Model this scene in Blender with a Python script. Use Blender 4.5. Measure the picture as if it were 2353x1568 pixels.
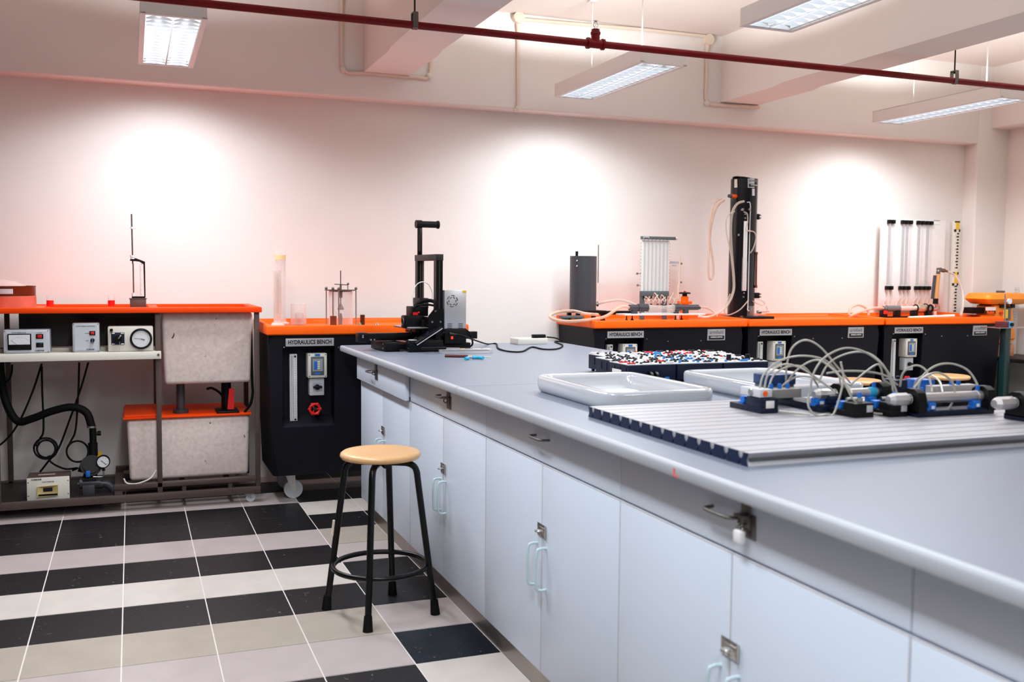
import bpy, bmesh, math, random
from mathutils import Vector, Matrix
random.seed(7)
PI = math.pi
for o in list(bpy.data.objects): bpy.data.objects.remove(o)
S = bpy.context.scene
COL = S.collection

# ------------------------------------------------------------------ camera
W, H = 2353, 1568
FPX, YAW, PITCH, ROLL, EYE = 2257.95, 0.36970, -0.0671, 0.0088, 1.27
_f = Vector((math.sin(YAW)*math.cos(PITCH), math.cos(YAW)*math.cos(PITCH), math.sin(PITCH)))
_r0 = Vector((math.cos(YAW), -math.sin(YAW), 0)); _u0 = _r0.cross(_f)
_r = _r0*math.cos(ROLL) + _u0*math.sin(ROLL); _u = -_r0*math.sin(ROLL) + _u0*math.cos(ROLL)
cam = bpy.data.cameras.new('camera'); camo = bpy.data.objects.new('camera', cam); COL.objects.link(camo)
cam.sensor_width = 36; cam.sensor_fit = 'HORIZONTAL'; cam.lens = FPX/W*36
camo.matrix_world = Matrix(((_r.x, _u.x, -_f.x, 0), (_r.y, _u.y, -_f.y, 0), (_r.z, _u.z, -_f.z, EYE), (0, 0, 0, 1)))
cam.dof.use_dof = True; cam.dof.focus_distance = 4.7; cam.dof.aperture_fstop = 4.0
cam.clip_start = 0.05
S.camera = camo

# ------------------------------------------------------------------ world, exposure
wd = bpy.data.worlds.new('world'); S.world = wd; wd.use_nodes = True
wd.node_tree.nodes['Background'].inputs['Color'].default_value = (0.95, 0.78, 0.72, 1)
wd.node_tree.nodes['Background'].inputs['Strength'].default_value = 0.025
S.view_settings.view_transform = 'Standard'; S.view_settings.look = 'None'
S.view_settings.gamma = 1; S.view_settings.use_curve_mapping = False
S.view_settings.exposure = 0.40
LAMP_W = 18.5          # watts per ceiling lamp, downwards
FILL_UP = 40.0          # watts per ceiling lamp, added upward fill to brighten the ceiling
FILL_UP_LEFT = 12.0     # weaker added fill over the left-hand row, keeps that side darker
LAMP_COL = (0.88, 0.95, 1.0)

# ------------------------------------------------------------------ pixel -> world helpers (real depth given)
def ray(px, py): return _f + _r*((px-W/2)/FPX) - _u*((py-H/2)/FPX)
def at(px, py, Y):
    d = ray(px, py); return Vector((0, 0, EYE)) + d*(Y/d.y)
def onz(px, py, z):
    d = ray(px, py); return Vector((0, 0, EYE)) + d*((z-EYE)/d.z)

# ------------------------------------------------------------------ materials
def lin(c):
    r = []
    for v in c:
        v /= 255.0
        r.append(v/12.92 if v <= 0.04045 else ((v+0.055)/1.055)**2.4)
    return tuple(r)
MATS = {}
def mat(name, rgb, rough=0.5, metal=0.0, var=0.0, scale=30, bump=0.0, emit=0.0, spec=0.5, coat=0.0, emitcol=None, stretch=None):
    if name in MATS: return MATS[name]
    m = bpy.data.materials.new(name); m.use_nodes = True
    nt = m.node_tree; b = nt.nodes['Principled BSDF']
    c = lin(rgb)
    b.inputs['Base Color'].default_value = (*c, 1)
    b.inputs['Roughness'].default_value = rough; b.inputs['Metallic'].default_value = metal
    b.inputs['Specular IOR Level'].default_value = spec
    b.inputs['Coat Weight'].default_value = coat
    if emit:
        b.inputs['Emission Color'].default_value = (*(emitcol or c), 1); b.inputs['Emission Strength'].default_value = emit
    if var or bump:
        tc = nt.nodes.new('ShaderNodeTexCoord'); n = nt.nodes.new('ShaderNodeTexNoise')
        n.inputs['Scale'].default_value = scale; n.inputs['Detail'].default_value = 4
        if stretch:
            mp = nt.nodes.new('ShaderNodeMapping'); mp.inputs['Scale'].default_value = stretch
            nt.links.new(tc.outputs['Object'], mp.inputs['Vector']); nt.links.new(mp.outputs['Vector'], n.inputs['Vector'])
        else: nt.links.new(tc.outputs['Object'], n.inputs['Vector'])
        if var:
            rp = nt.nodes.new('ShaderNodeValToRGB')
            rp.color_ramp.elements[0].position = 0.3; rp.color_ramp.elements[1].position = 0.7
            rp.color_ramp.elements[0].color = (*[v*(1-var) for v in c], 1)
            rp.color_ramp.elements[1].color = (*[min(1, v*(1+var)) for v in c], 1)
            nt.links.new(n.outputs['Fac'], rp.inputs['Fac']); nt.links.new(rp.outputs['Color'], b.inputs['Base Color'])
        if bump:
            bp = nt.nodes.new('ShaderNodeBump'); bp.inputs['Strength'].default_value = bump; bp.inputs['Distance'].default_value = 0.002
            nt.links.new(n.outputs['Fac'], bp.inputs['Height']); nt.links.new(bp.outputs['Normal'], b.inputs['Normal'])
    MATS[name] = m; return m
def clear(name, rgb, opacity=0.15, rough=0.05):
    if name in MATS: return MATS[name]
    m = bpy.data.materials.new(name); m.use_nodes = True; nt = m.node_tree
    out = nt.nodes['Material Output']; b = nt.nodes['Principled BSDF']
    b.inputs['Base Color'].default_value = (*lin(rgb), 1); b.inputs['Roughness'].default_value = rough
    t = nt.nodes.new('ShaderNodeBsdfTransparent'); mx = nt.nodes.new('ShaderNodeMixShader'); lw = nt.nodes.new('ShaderNodeLayerWeight')
    lw.inputs['Blend'].default_value = 0.25
    mr = nt.nodes.new('ShaderNodeMapRange'); mr.inputs['To Min'].default_value = opacity; mr.inputs['To Max'].default_value = min(1, opacity+0.55)
    nt.links.new(lw.outputs['Facing'], mr.inputs['Value']); nt.links.new(mr.outputs['Result'], mx.inputs['Fac'])
    nt.links.new(t.outputs['BSDF'], mx.inputs[1]); nt.links.new(b.outputs['BSDF'], mx.inputs[2]); nt.links.new(mx.outputs['Shader'], out.inputs['Surface'])
    MATS[name] = m; return m

wall_m = mat('wall_paint', (238, 231, 226), 0.85, var=0.015, scale=3, bump=0.06)
ceil_m = mat('ceiling_paint', (238, 229, 223), 0.9, var=0.01, scale=3)
conduit_m = mat('conduit_plastic', (232, 214, 196), 0.5)
red_pipe_m = mat('red_enamel', (118, 1, 8), 0.4, var=0.15, scale=8, spec=0.25)
steel_m = mat('steel', (190, 188, 185), 0.3, 1.0)
dsteel_m = mat('dull_steel', (120, 116, 112), 0.4, 0.9)
chrome_m = mat('chrome', (220, 220, 222), 0.15, 1.0)
alu_m = mat('aluminium', (212, 210, 212), 0.38, 0.85)
white_m = mat('white_paint', (232, 230, 228), 0.45)
cream_m = mat('cream_paint', (228, 222, 210), 0.45)
ltgrey_m = mat('light_grey_paint', (205, 207, 212), 0.4)
panel_m = mat('grey_plastic_panel', (196, 198, 205), 0.45)
lam_m = mat('cabinet_laminate', (218, 227, 242), 0.42, var=0.01, scale=2)
band_m = mat('edge_banding', (176, 180, 188), 0.4)
edge_m = mat('beige_edging', (205, 186, 170), 0.5)
top_m = mat('worktop_laminate', (122, 130, 145), 0.38, var=0.012, scale=60)
plinth_m = mat('brushed_plinth', (176, 168, 162), 0.35, 0.6, var=0.1, scale=6)
orange_m = mat('orange_plastic', (255, 98, 4), 0.45, var=0.03, scale=6, spec=0.2)
redorange_m = mat('red_orange_plastic', (255, 72, 2), 0.45, var=0.03, scale=6, spec=0.2)
navy_m = mat('navy_plastic', (5, 6, 20), 0.55, var=0.1, scale=12, bump=0.15, spec=0.25)
charcoal_m = mat('charcoal_pvc', (62, 62, 68), 0.4)
black_m = mat('black_plastic', (6, 6, 8), 0.45, spec=0.25)
blackmetal_m = mat('black_metal', (7, 7, 9), 0.33, 0.1, spec=0.35)
rubber_m = mat('black_rubber', (8, 8, 9), 0.65, spec=0.2)
brown_m = mat('brown_frame_paint', (82, 66, 60), 0.5, var=0.1, scale=10)
dbrown_m = mat('dark_brown_pan', (30, 24, 24), 0.55, var=0.15, scale=10)
wood_m = mat('beech_seat', (226, 176, 124), 0.32, var=0.05, scale=5, stretch=(1, 9, 1))
brass_m = mat('aged_brass', (92, 54, 32), 0.35, 0.55, var=0.15, scale=20)
copper_m = mat('brown_copper', (120, 66, 46), 0.42, 0.35, var=0.2, scale=14)
red_m = mat('red_plastic', (225, 22, 18), 0.35)
blue_m = mat('blue_plastic', (20, 110, 205), 0.35)
cyan_m = mat('cyan_plastic', (40, 175, 215), 0.35)
dnavy_m = mat('dark_blue_case', (14, 24, 48), 0.45, var=0.05, scale=8, spec=0.3)
endcap_m = mat('blue_end_cap', (8, 26, 60), 0.45, spec=0.3)
yellow_m = mat('yellow_plastic', (240, 190, 20), 0.4)
greygreen_m = mat('grey_green_paint', (84, 92, 96), 0.5)
green_m = mat('dark_green_paint', (14, 44, 46), 0.4)
teal_m = mat('pale_blue_handle', (196, 216, 220), 0.35)
ceramic_m = mat('white_ceramic', (196, 199, 205), 0.1, coat=0.5)
ink_m = mat('black_ink', (20, 20, 22), 0.6)
grey_ink_m = mat('grey_ink', (120, 118, 122), 0.6)
paper_m = mat('white_label', (232, 228, 224), 0.6)
silver_label_m = mat('silver_label', (196, 196, 200), 0.4, 0.2)
pinklabel_m = mat('pink_label', (205, 150, 150), 0.6)
skyblue_m = mat('sky_blue_face', (70, 170, 225), 0.4)
maroon_m = mat('maroon_face', (96, 26, 38), 0.4)
led_m = mat('lit_switch', (255, 40, 30), 0.4, emit=1.5)
screen_m = mat('dark_screen', (16, 18, 34), 0.15)
glass_m = clear('clear_glass', (235, 232, 230), 0.10)
acr_m = clear('clear_acrylic', (235, 232, 232), 0.07)
frost_m = clear('hazy_acrylic', (238, 226, 216), 0.42, 0.2)
tube_m = clear('clear_hose', (214, 198, 184), 0.45, 0.2)
tubeorange_m = clear('orange_tinted_hose', (232, 192, 168), 0.5, 0.2)
airtube_m = mat('grey_air_tube', (188, 184, 172), 0.35)
dial_m = mat('dial_face', (232, 232, 232), 0.4)
tank_m = mat('tank_fibreglass', (232, 212, 204), 0.55, var=0.10, scale=55, bump=0.2)
liquid_m = mat('oil_brown', (190, 120, 50), 0.3)

# speckles on the tanks: dark scratches of their own
def add_specks(m, col=(70, 55, 52), scale=38, thr=0.735):
    nt = m.node_tree; b = nt.nodes['Principled BSDF']
    src = b.inputs['Base Color'].links[0].from_socket
    tc = nt.nodes.new('ShaderNodeTexCoord'); mp = nt.nodes.new('ShaderNodeMapping'); mp.inputs['Scale'].default_value = (1, 1, 0.45)
    n = nt.nodes.new('ShaderNodeTexNoise'); n.inputs['Scale'].default_value = scale; n.inputs['Detail'].default_value = 2; n.inputs['Distortion'].default_value = 1.2
    nt.links.new(tc.outputs['Object'], mp.inputs['Vector']); nt.links.new(mp.outputs['Vector'], n.inputs['Vector'])
    rp = nt.nodes.new('ShaderNodeValToRGB'); rp.color_ramp.elements[0].position = thr; rp.color_ramp.elements[1].position = thr+0.02
    nt.links.new(n.outputs['Fac'], rp.inputs['Fac'])
    mx = nt.nodes.new('ShaderNodeMix'); mx.data_type = 'RGBA'
    mx.inputs['B'].default_value = (*lin(col), 1)
    nt.links.new(rp.outputs['Color'], mx.inputs['Factor']); nt.links.new(src, mx.inputs['A']); nt.links.new(mx.outputs['Result'], b.inputs['Base Color'])
add_specks(tank_m)

# ------------------------------------------------------------------ mesh builder
def rot_to(d):
    return Vector(d).normalized().to_track_quat('Z', 'Y').to_matrix().to_4x4()
class MB:
    def __init__(s): s.bm = bmesh.new()
    def box(s, x0, x1, y0, y1, z0, z1, bevel=0.0, seg=2, M=None):
        b2 = bmesh.new()
        bmesh.ops.create_cube(b2, size=1)
        for v in b2.verts:
            v.co = Vector(((x0+x1)/2 + v.co.x*(x1-x0), (y0+y1)/2 + v.co.y*(y1-y0), (z0+z1)/2 + v.co.z*(z1-z0)))
        if bevel: bmesh.ops.bevel(b2, geom=b2.edges[:], offset=bevel, segments=seg, profile=0.5, affect='EDGES', clamp_overlap=True)
        return s._add(b2, M)
    def cbox(s, c, sx, sy, sz, bevel=0.0, M=None):
        return s.box(c[0]-sx/2, c[0]+sx/2, c[1]-sy/2, c[1]+sy/2, c[2]-sz/2, c[2]+sz/2, bevel, 2, M)
    def _add(s, b2, M=None):
        if M is not None: b2.transform(M)
        me = bpy.data.meshes.new('t'); b2.to_mesh(me); b2.free(); s.bm.from_mesh(me); bpy.data.meshes.remove(me); return s
    def hexa(s, bot, top):
        v = [s.bm.verts.new(p) for p in bot] + [s.bm.verts.new(p) for p in top]
        n = len(bot)
        s.bm.faces.new(v[:n][::-1]); s.bm.faces.new(v[n:])
        for i in range(n): s.bm.faces.new((v[i], v[(i+1) % n], v[n+(i+1) % n], v[n+i]))
        return s
    def cyl(s, p0, p1, r0, r1=None, n=16, M=None):
        p0 = Vector(p0); p1 = Vector(p1); d = p1-p0
        b2 = bmesh.new()
        bmesh.ops.create_cone(b2, cap_ends=True, segments=n, radius1=r0, radius2=r0 if r1 is None else r1, depth=d.length)
        b2.transform(Matrix.Translation((p0+p1)/2) @ rot_to(d))
        return s._add(b2, M)
    def lathe(s, prof, c=(0, 0, 0), axis=(0, 0, 1), n=24, cap=True):
        M = Matrix.Translation(Vector(c)) @ rot_to(axis); rings = []
        for r, z in prof:
            if r < 1e-6: rings.append([s.bm.verts.new(M @ Vector((0, 0, z)))])
            else: rings.append([s.bm.verts.new(M @ Vector((r*math.cos(2*PI*k/n), r*math.sin(2*PI*k/n), z))) for k in range(n)])
        for a, b in zip(rings, rings[1:]):
            for k in range(n):
                q = [a[k % len(a)], a[(k+1) % n % len(a)], b[(k+1) % n % len(b)], b[k % len(b)]]
                u = []
                for x in q:
                    if x not in u: u.append(x)
                if len(u) > 2:
                    try: s.bm.faces.new(u)
                    except ValueError: pass
        if cap:
            if len(rings[0]) > 1: s.bm.faces.new(rings[0][::-1])
            if len(rings[-1]) > 1: s.bm.faces.new(rings[-1])
        return s
    def torus(s, c, axis, R, r, n=32, m=8):
        M = Matrix.Translation(Vector(c)) @ rot_to(axis); g = []
        for i in range(n):
            a = 2*PI*i/n
            g.append([s.bm.verts.new(M @ Vector(((R+r*math.cos(2*PI*j/m))*math.cos(a), (R+r*math.cos(2*PI*j/m))*math.sin(a), r*math.sin(2*PI*j/m)))) for j in range(m)])
        for i in range(n):
            for j in range(m): s.bm.faces.new((g[i][j], g[(i+1) % n][j], g[(i+1) % n][(j+1) % m], g[i][(j+1) % m]))
        return s
    def tube(s, pts, r, n=8, sub=6, smooth=True, r1=None, closed=False):
        P = [Vector(p) for p in pts]
        if smooth and len(P) > 2:
            Q = []
            N = len(P)
            for i in range(N if closed else N-1):
                p0 = P[(i-1) % N] if (closed or i > 0) else P[0]*2-P[1]; p1 = P[i]; p2 = P[(i+1) % N]
                p3 = P[(i+2) % N] if (closed or i+2 < N) else P[-1]*2-P[-2]
                for k in range(sub):
                    t = k/sub
                    Q.append(0.5*((2*p1) + (p2-p0)*t + (2*p0-5*p1+4*p2-p3)*t*t + (3*p1-p0-3*p2+p3)*t**3))
            if not closed: Q.append(P[-1])
            P = Q
        rings = []; up = None; L = len(P)
        for i, p in enumerate(P):
            if closed: d = P[(i+1) % L]-P[i-1]
            else: d = P[min(i+1, L-1)]-P[max(i-1, 0)]
            if d.length < 1e-9: d = Vector((0, 0, 1))
            d.normalize()
            if up is None: up = d.orthogonal().normalized()
            up = up - d*up.dot(d)
            if up.length < 1e-6: up = d.orthogonal()
            up.normalize(); sd = d.cross(up)
            rr = r if r1 is None else r+(r1-r)*i/(L-1)
            rings.append([s.bm.verts.new(p + (up*math.cos(2*PI*k/n)+sd*math.sin(2*PI*k/n))*rr) for k in range(n)])
        for a, b in zip(rings, rings[1:] + ([rings[0]] if closed else [])):
            for k in range(n): s.bm.faces.new((a[k], a[(k+1) % n], b[(k+1) % n], b[k]))
        if not closed: s.bm.faces.new(rings[0][::-1]); s.bm.faces.new(rings[-1])
        return s
    def prism(s, poly, axis, lo, hi, holes=None):
        # poly: 2D points; axis 'x': (y,z)  'y': (x,z)  'z': (x,y)
        def P(a, b, t): return {'x': (t, a, b), 'y': (a, t, b), 'z': (a, b, t)}[axis]
        lo_v = [s.bm.verts.new(P(a, b, lo)) for a, b in poly]; hi_v = [s.bm.verts.new(P(a, b, hi)) for a, b in poly]; n = len(poly)
        s.bm.faces.new(lo_v[::-1]); s.bm.faces.new(hi_v)
        for i in range(n): s.bm.faces.new((lo_v[i], lo_v[(i+1) % n], hi_v[(i+1) % n], hi_v[i]))
        return s
    def sphere(s, c, r, n=16, sc=(1, 1, 1)):
        b2 = bmesh.new(); bmesh.ops.create_uvsphere(b2, u_segments=n, v_segments=n//2, radius=r)
        b2.transform(Matrix.Translation(Vector(c)) @ Matrix.Diagonal((*sc, 1))); return s._add(b2)
    def text(s, body, c, size, M3='front', align='CENTER', ext=0.0004, bold=0.0, sx=1.0):
        cu = bpy.data.curves.new('t', 'FONT'); cu.body = body; cu.size = size; cu.align_x = align; cu.align_y = 'CENTER'
        cu.extrude = ext; cu.offset = bold; cu.resolution_u = 3
        ob = bpy.data.objects.new('t', cu); COL.objects.link(ob)
        dg = bpy.context.evaluated_depsgraph_get(); me = bpy.data.meshes.new_from_object(ob.evaluated_get(dg))
        R = {'front': Matrix.Rotation(PI/2, 4, 'X'), 'top': Matrix.Identity(4)}[M3] if isinstance(M3, str) else M3
        me.transform(Matrix.Translation(Vector(c)) @ R @ Matrix.Diagonal((sx, 1, 1, 1)))
        s.bm.from_mesh(me); bpy.data.objects.remove(ob); bpy.data.curves.remove(cu); bpy.data.meshes.remove(me); return s
    def build(s, name, m, parent=None, sharp=38, local=False):
        bm = s.bm
        bmesh.ops.recalc_face_normals(bm, faces=bm.faces[:])
        lim = math.radians(sharp)
        for f in bm.faces: f.smooth = True
        for e in bm.edges:
            if len(e.link_faces) == 2: e.smooth = e.calc_face_angle(0) < lim
            else: e.smooth = False
        off = Vector((0, 0, 0)); p = parent
        while p is not None and not local: off += p.location; p = p.parent
        if not local:
            for v in bm.verts: v.co -= off
        me = bpy.data.meshes.new(name); bm.to_mesh(me); bm.free()
        for x in (m if isinstance(m, (list, tuple)) else [m]): me.materials.append(x)
        o = bpy.data.objects.new(name, me); COL.objects.link(o)
        if parent is not None: o.parent = parent
        return o
def tag(o, label, cat, group=None, kind=None):
    o['label'] = label; o['category'] = cat
    if group: o['group'] = group
    if kind: o['kind'] = kind
    return o
def thing(name, label, cat, loc=(0, 0, 0), rotz=0, group=None):
    o = bpy.data.objects.new(name, None); COL.objects.link(o); o.location = loc; o.rotation_euler = (0, 0, rotz)
    o.empty_display_size = 0.05
    return tag(o, label, cat, group)
def solo(mb, name, m, label, cat, group=None):
    # one-mesh thing whose origin sits at its own base
    bm = mb.bm; zs = [v.co.z for v in bm.verts]; xs = [v.co.x for v in bm.verts]; ys = [v.co.y for v in bm.verts]
    o0 = Vector(((min(xs)+max(xs))/2, (min(ys)+max(ys))/2, min(zs)))
    for v in bm.verts: v.co -= o0
    o = mb.build(name, m); o.location = o0
    return tag(o, label, cat, group)
def struct(mb, name, m):
    o = mb.build(name, m); o['kind'] = 'structure'; return o
def dup(root, loc, rotz=None, label=None):
    r = root.copy(); COL.objects.link(r); r.location = loc
    if rotz is not None: r.rotation_euler = (0, 0, rotz)
    if label: r['label'] = label
    def rec(src, dst):
        for ch in [c for c in bpy.data.objects if c.parent == src]:
            c = ch.copy(); COL.objects.link(c); c.parent = dst; rec(ch, c)
    kids = [(root, r)]
    rec(root, r)
    return r

# ================================================================== the room
YW, YB = 6.20, 6.07          # recessed wall plane, beam face plane
# floor: tiles with grout
tile_cols = {'D': (24, 22, 25), 'W': (205, 196, 188), 'B': (172, 160, 148), 'P': (182, 168, 166), 'N': (16, 24, 34), 'G': (228, 220, 214)}
fl_mats = []; fidx = {}
for k, nm in (('D', 'dark_tile'), ('W', 'white_tile'), ('B', 'beige_tile'), ('P', 'pinkish_tile'), ('N', 'blue_black_tile'), ('G', 'grout')):
    fidx[k] = len(fl_mats)
    m_ = mat(nm, tile_cols[k], 0.45 if k != 'G' else 0.8, var=0.05 if k != 'G' else 0.02, scale=9, bump=0.05, spec=0.3)
    if k in 'DN': add_specks(m_, (110, 104, 100), 60, 0.70)
    fl_mats.append(m_)
TX, TY, TA, TB = -0.3475, 5.435, 0.2985, 0.301
rows_main = {-3: 'P', -2: 'D', -1: 'P', 0: 'D', 1: 'D', 2: 'P', 3: 'D', 4: 'W', 5: 'D', 6: 'B', 7: 'P', 8: 'D', 9: 'P', 10: 'W', 11: 'D', 12: 'B', 13: 'D', 14: 'W'}
col4 = {-3: 'D', -2: 'P', -1: 'D', 0: 'W', 1: 'D', 2: 'B', 3: 'P', 4: 'D', 5: 'D', 6: 'P', 7: 'N', 8: 'W', 9: 'P', 10: 'D', 11: 'B', 12: 'D', 13: 'W', 14: 'P'}
bm = bmesh.new()
def fq(x0, x1, y0, y1, z, mi):
    f = bm.faces.new([bm.verts.new(p) for p in ((x0, y0, z), (x1, y0, z), (x1, y1, z), (x0, y1, z))]); f.material_index = mi
fq(-3.6, 6.9, -2.0, 6.4, -0.0012, fidx['G'])
g = 0.0022
for i in range(-11, 25):
    for j in range(-3, 15):
        k = rows_main[j] if i < 4 else (col4[j] if i < 7 else rows_main[((j+i) % 15)-1])
        x0 = max(-3.6, TX+i*TA+g); x1 = min(6.9, TX+(i+1)*TA-g); y1 = min(6.4, TY-j*TB-g); y0 = max(-2.0, TY-(j+1)*TB+g)
        if x1 > x0 and y1 > y0: fq(x0, x1, y0, y1, 0, fidx[k])
me = bpy.data.meshes.new('floor'); bm.to_mesh(me); bm.free()
for m_ in fl_mats: me.materials.append(m_)
fo = bpy.data.objects.new('floor', me); COL.objects.link(fo); fo['kind'] = 'structure'

ZC = 2.965
b = MB(); b.box(-3.6, 6.34, YW, YW+0.2, -0.05, 2.45); struct(b, 'wall_back', wall_m)
b = MB(); b.box(-3.6, 6.345, YB, YW+0.2, 2.352, ZC+0.05, 0.012, 3); struct(b, 'trim_1', wall_m)          # header beam over the recess
b = MB(); b.box(6.333, 6.9, YB, YW+0.2, -0.05, ZC+0.05, 0.012, 3); struct(b, 'trim_2', wall_m)            # pilaster on the right
b = MB(); b.box(6.66, 6.85, -2.0, YB+0.1, -0.05, ZC+0.05); struct(b, 'wall_right', wall_m)
b = MB(); b.box(6.47, 6.70, -2.0, YB+0.02, 2.48, ZC+0.05, 0.012, 3); struct(b, 'trim_3', wall_m)           # beam along the right wall
b = MB(); b.box(-3.6, 6.9, -2.0, 6.4, ZC, ZC+0.15); struct(b, 'ceiling', ceil_m)
for n, (xa, xb) in enumerate(((1.355, 1.645), (3.923, 4.234), (-1.21, -0.92))):
    b = MB()
    # haunched ceiling beam: soffit level next to the wall, rising a little further out
    poly = [(YB+0.03, 2.508), (YB-0.62, 2.508), (YB-0.72, 2.522), (-2.0, 2.522), (-2.0, ZC+0.02), (YB+0.03, ZC+0.02)]
    b.prism(poly, 'x', xa, xb); struct(b, 'trim_%d' % (4+n), ceil_m)

# ------------------------------------------------------------------ ceiling lamps
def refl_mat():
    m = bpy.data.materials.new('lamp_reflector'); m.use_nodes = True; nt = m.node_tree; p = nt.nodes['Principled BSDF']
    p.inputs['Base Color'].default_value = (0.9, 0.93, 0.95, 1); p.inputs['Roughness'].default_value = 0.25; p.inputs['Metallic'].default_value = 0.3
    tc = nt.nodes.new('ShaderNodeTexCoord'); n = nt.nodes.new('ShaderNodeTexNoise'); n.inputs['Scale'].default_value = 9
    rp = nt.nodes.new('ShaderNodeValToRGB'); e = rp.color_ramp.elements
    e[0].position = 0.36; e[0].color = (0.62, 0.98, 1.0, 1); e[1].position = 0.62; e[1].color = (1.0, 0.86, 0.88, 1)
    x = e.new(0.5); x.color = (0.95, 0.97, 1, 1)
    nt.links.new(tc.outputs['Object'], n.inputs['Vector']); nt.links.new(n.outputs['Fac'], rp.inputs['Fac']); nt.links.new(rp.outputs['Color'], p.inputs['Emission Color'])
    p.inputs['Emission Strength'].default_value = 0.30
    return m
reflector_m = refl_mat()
tube_lit_m = mat('lit_tube', (255, 255, 255), 0.4, emit=0.95, emitcol=(0.96, 0.99, 1.0))
louvre_m = mat('louvre_aluminium', (225, 232, 238), 0.2, 0.9)
lampwhite_m = mat('lamp_housing_white', (226, 218, 214), 0.5)
def batwing(L):
    # louvre lamp photometry: weak straight down, strongest near 50 degrees, cut off by the blades near 65 degrees
    L.use_nodes = True; nt = L.node_tree; em = nt.nodes['Emission']
    g_ = nt.nodes.new('ShaderNodeNewGeometry'); d = nt.nodes.new('ShaderNodeVectorMath'); d.operation = 'DOT_PRODUCT'
    nt.links.new(g_.outputs['Incoming'], d.inputs[0]); nt.links.new(g_.outputs['Normal'], d.inputs[1])
    a = nt.nodes.new('ShaderNodeMath'); a.operation = 'ABSOLUTE'; nt.links.new(d.outputs['Value'], a.inputs[0])
    rp = nt.nodes.new('ShaderNodeValToRGB'); e = rp.color_ramp.elements
    e[0].position = 0.12; e[0].color = (0, 0, 0, 1); e[1].position = 1.0; e[1].color = (0.54, 0.54, 0.54, 1)
    for pos, v in ((0.20, 0.05), (0.30, 0.30), (0.40, 0.54), (0.50, 0.56), (0.60, 0.58), (0.70, 0.64), (0.80, 0.68), (0.90, 0.64)):
        x = e.new(pos); x.color = (v, v, v, 1)
    nt.links.new(a.outputs['Value'], rp.inputs['Fac']); m = nt.nodes.new('ShaderNodeMath'); m.operation = 'MULTIPLY'; m.inputs[1].default_value = 2.2
    nt.links.new(rp.outputs['Color'], m.inputs[0]); nt.links.new(m.outputs['Value'], em.inputs['Strength'])
def upwash(L):
    # flat asymmetric wash: even light over the ceiling, weak straight up
    L.use_nodes = True; nt = L.node_tree; em = nt.nodes['Emission']
    g_ = nt.nodes.new('ShaderNodeNewGeometry'); d = nt.nodes.new('ShaderNodeVectorMath'); d.operation = 'DOT_PRODUCT'
    nt.links.new(g_.outputs['Incoming'], d.inputs[0]); nt.links.new(g_.outputs['Normal'], d.inputs[1])
    a = nt.nodes.new('ShaderNodeMath'); a.operation = 'ABSOLUTE'; nt.links.new(d.outputs['Value'], a.inputs[0])
    rp = nt.nodes.new('ShaderNodeValToRGB'); e = rp.color_ramp.elements
    e[0].position = 0.20; e[0].color = (0, 0, 0, 1); e[1].position = 1.0; e[1].color = (0.05, 0.05, 0.05, 1)
    for pos, v in ((0.30, 1.0), (0.40, 0.62), (0.50, 0.34), (0.60, 0.20), (0.70, 0.13), (0.80, 0.09)):
        x = e.new(pos); x.color = (v, v, v, 1)
    nt.links.new(a.outputs['Value'], rp.inputs['Fac']); nt.links.new(rp.outputs['Color'], em.inputs['Strength'])
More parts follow.
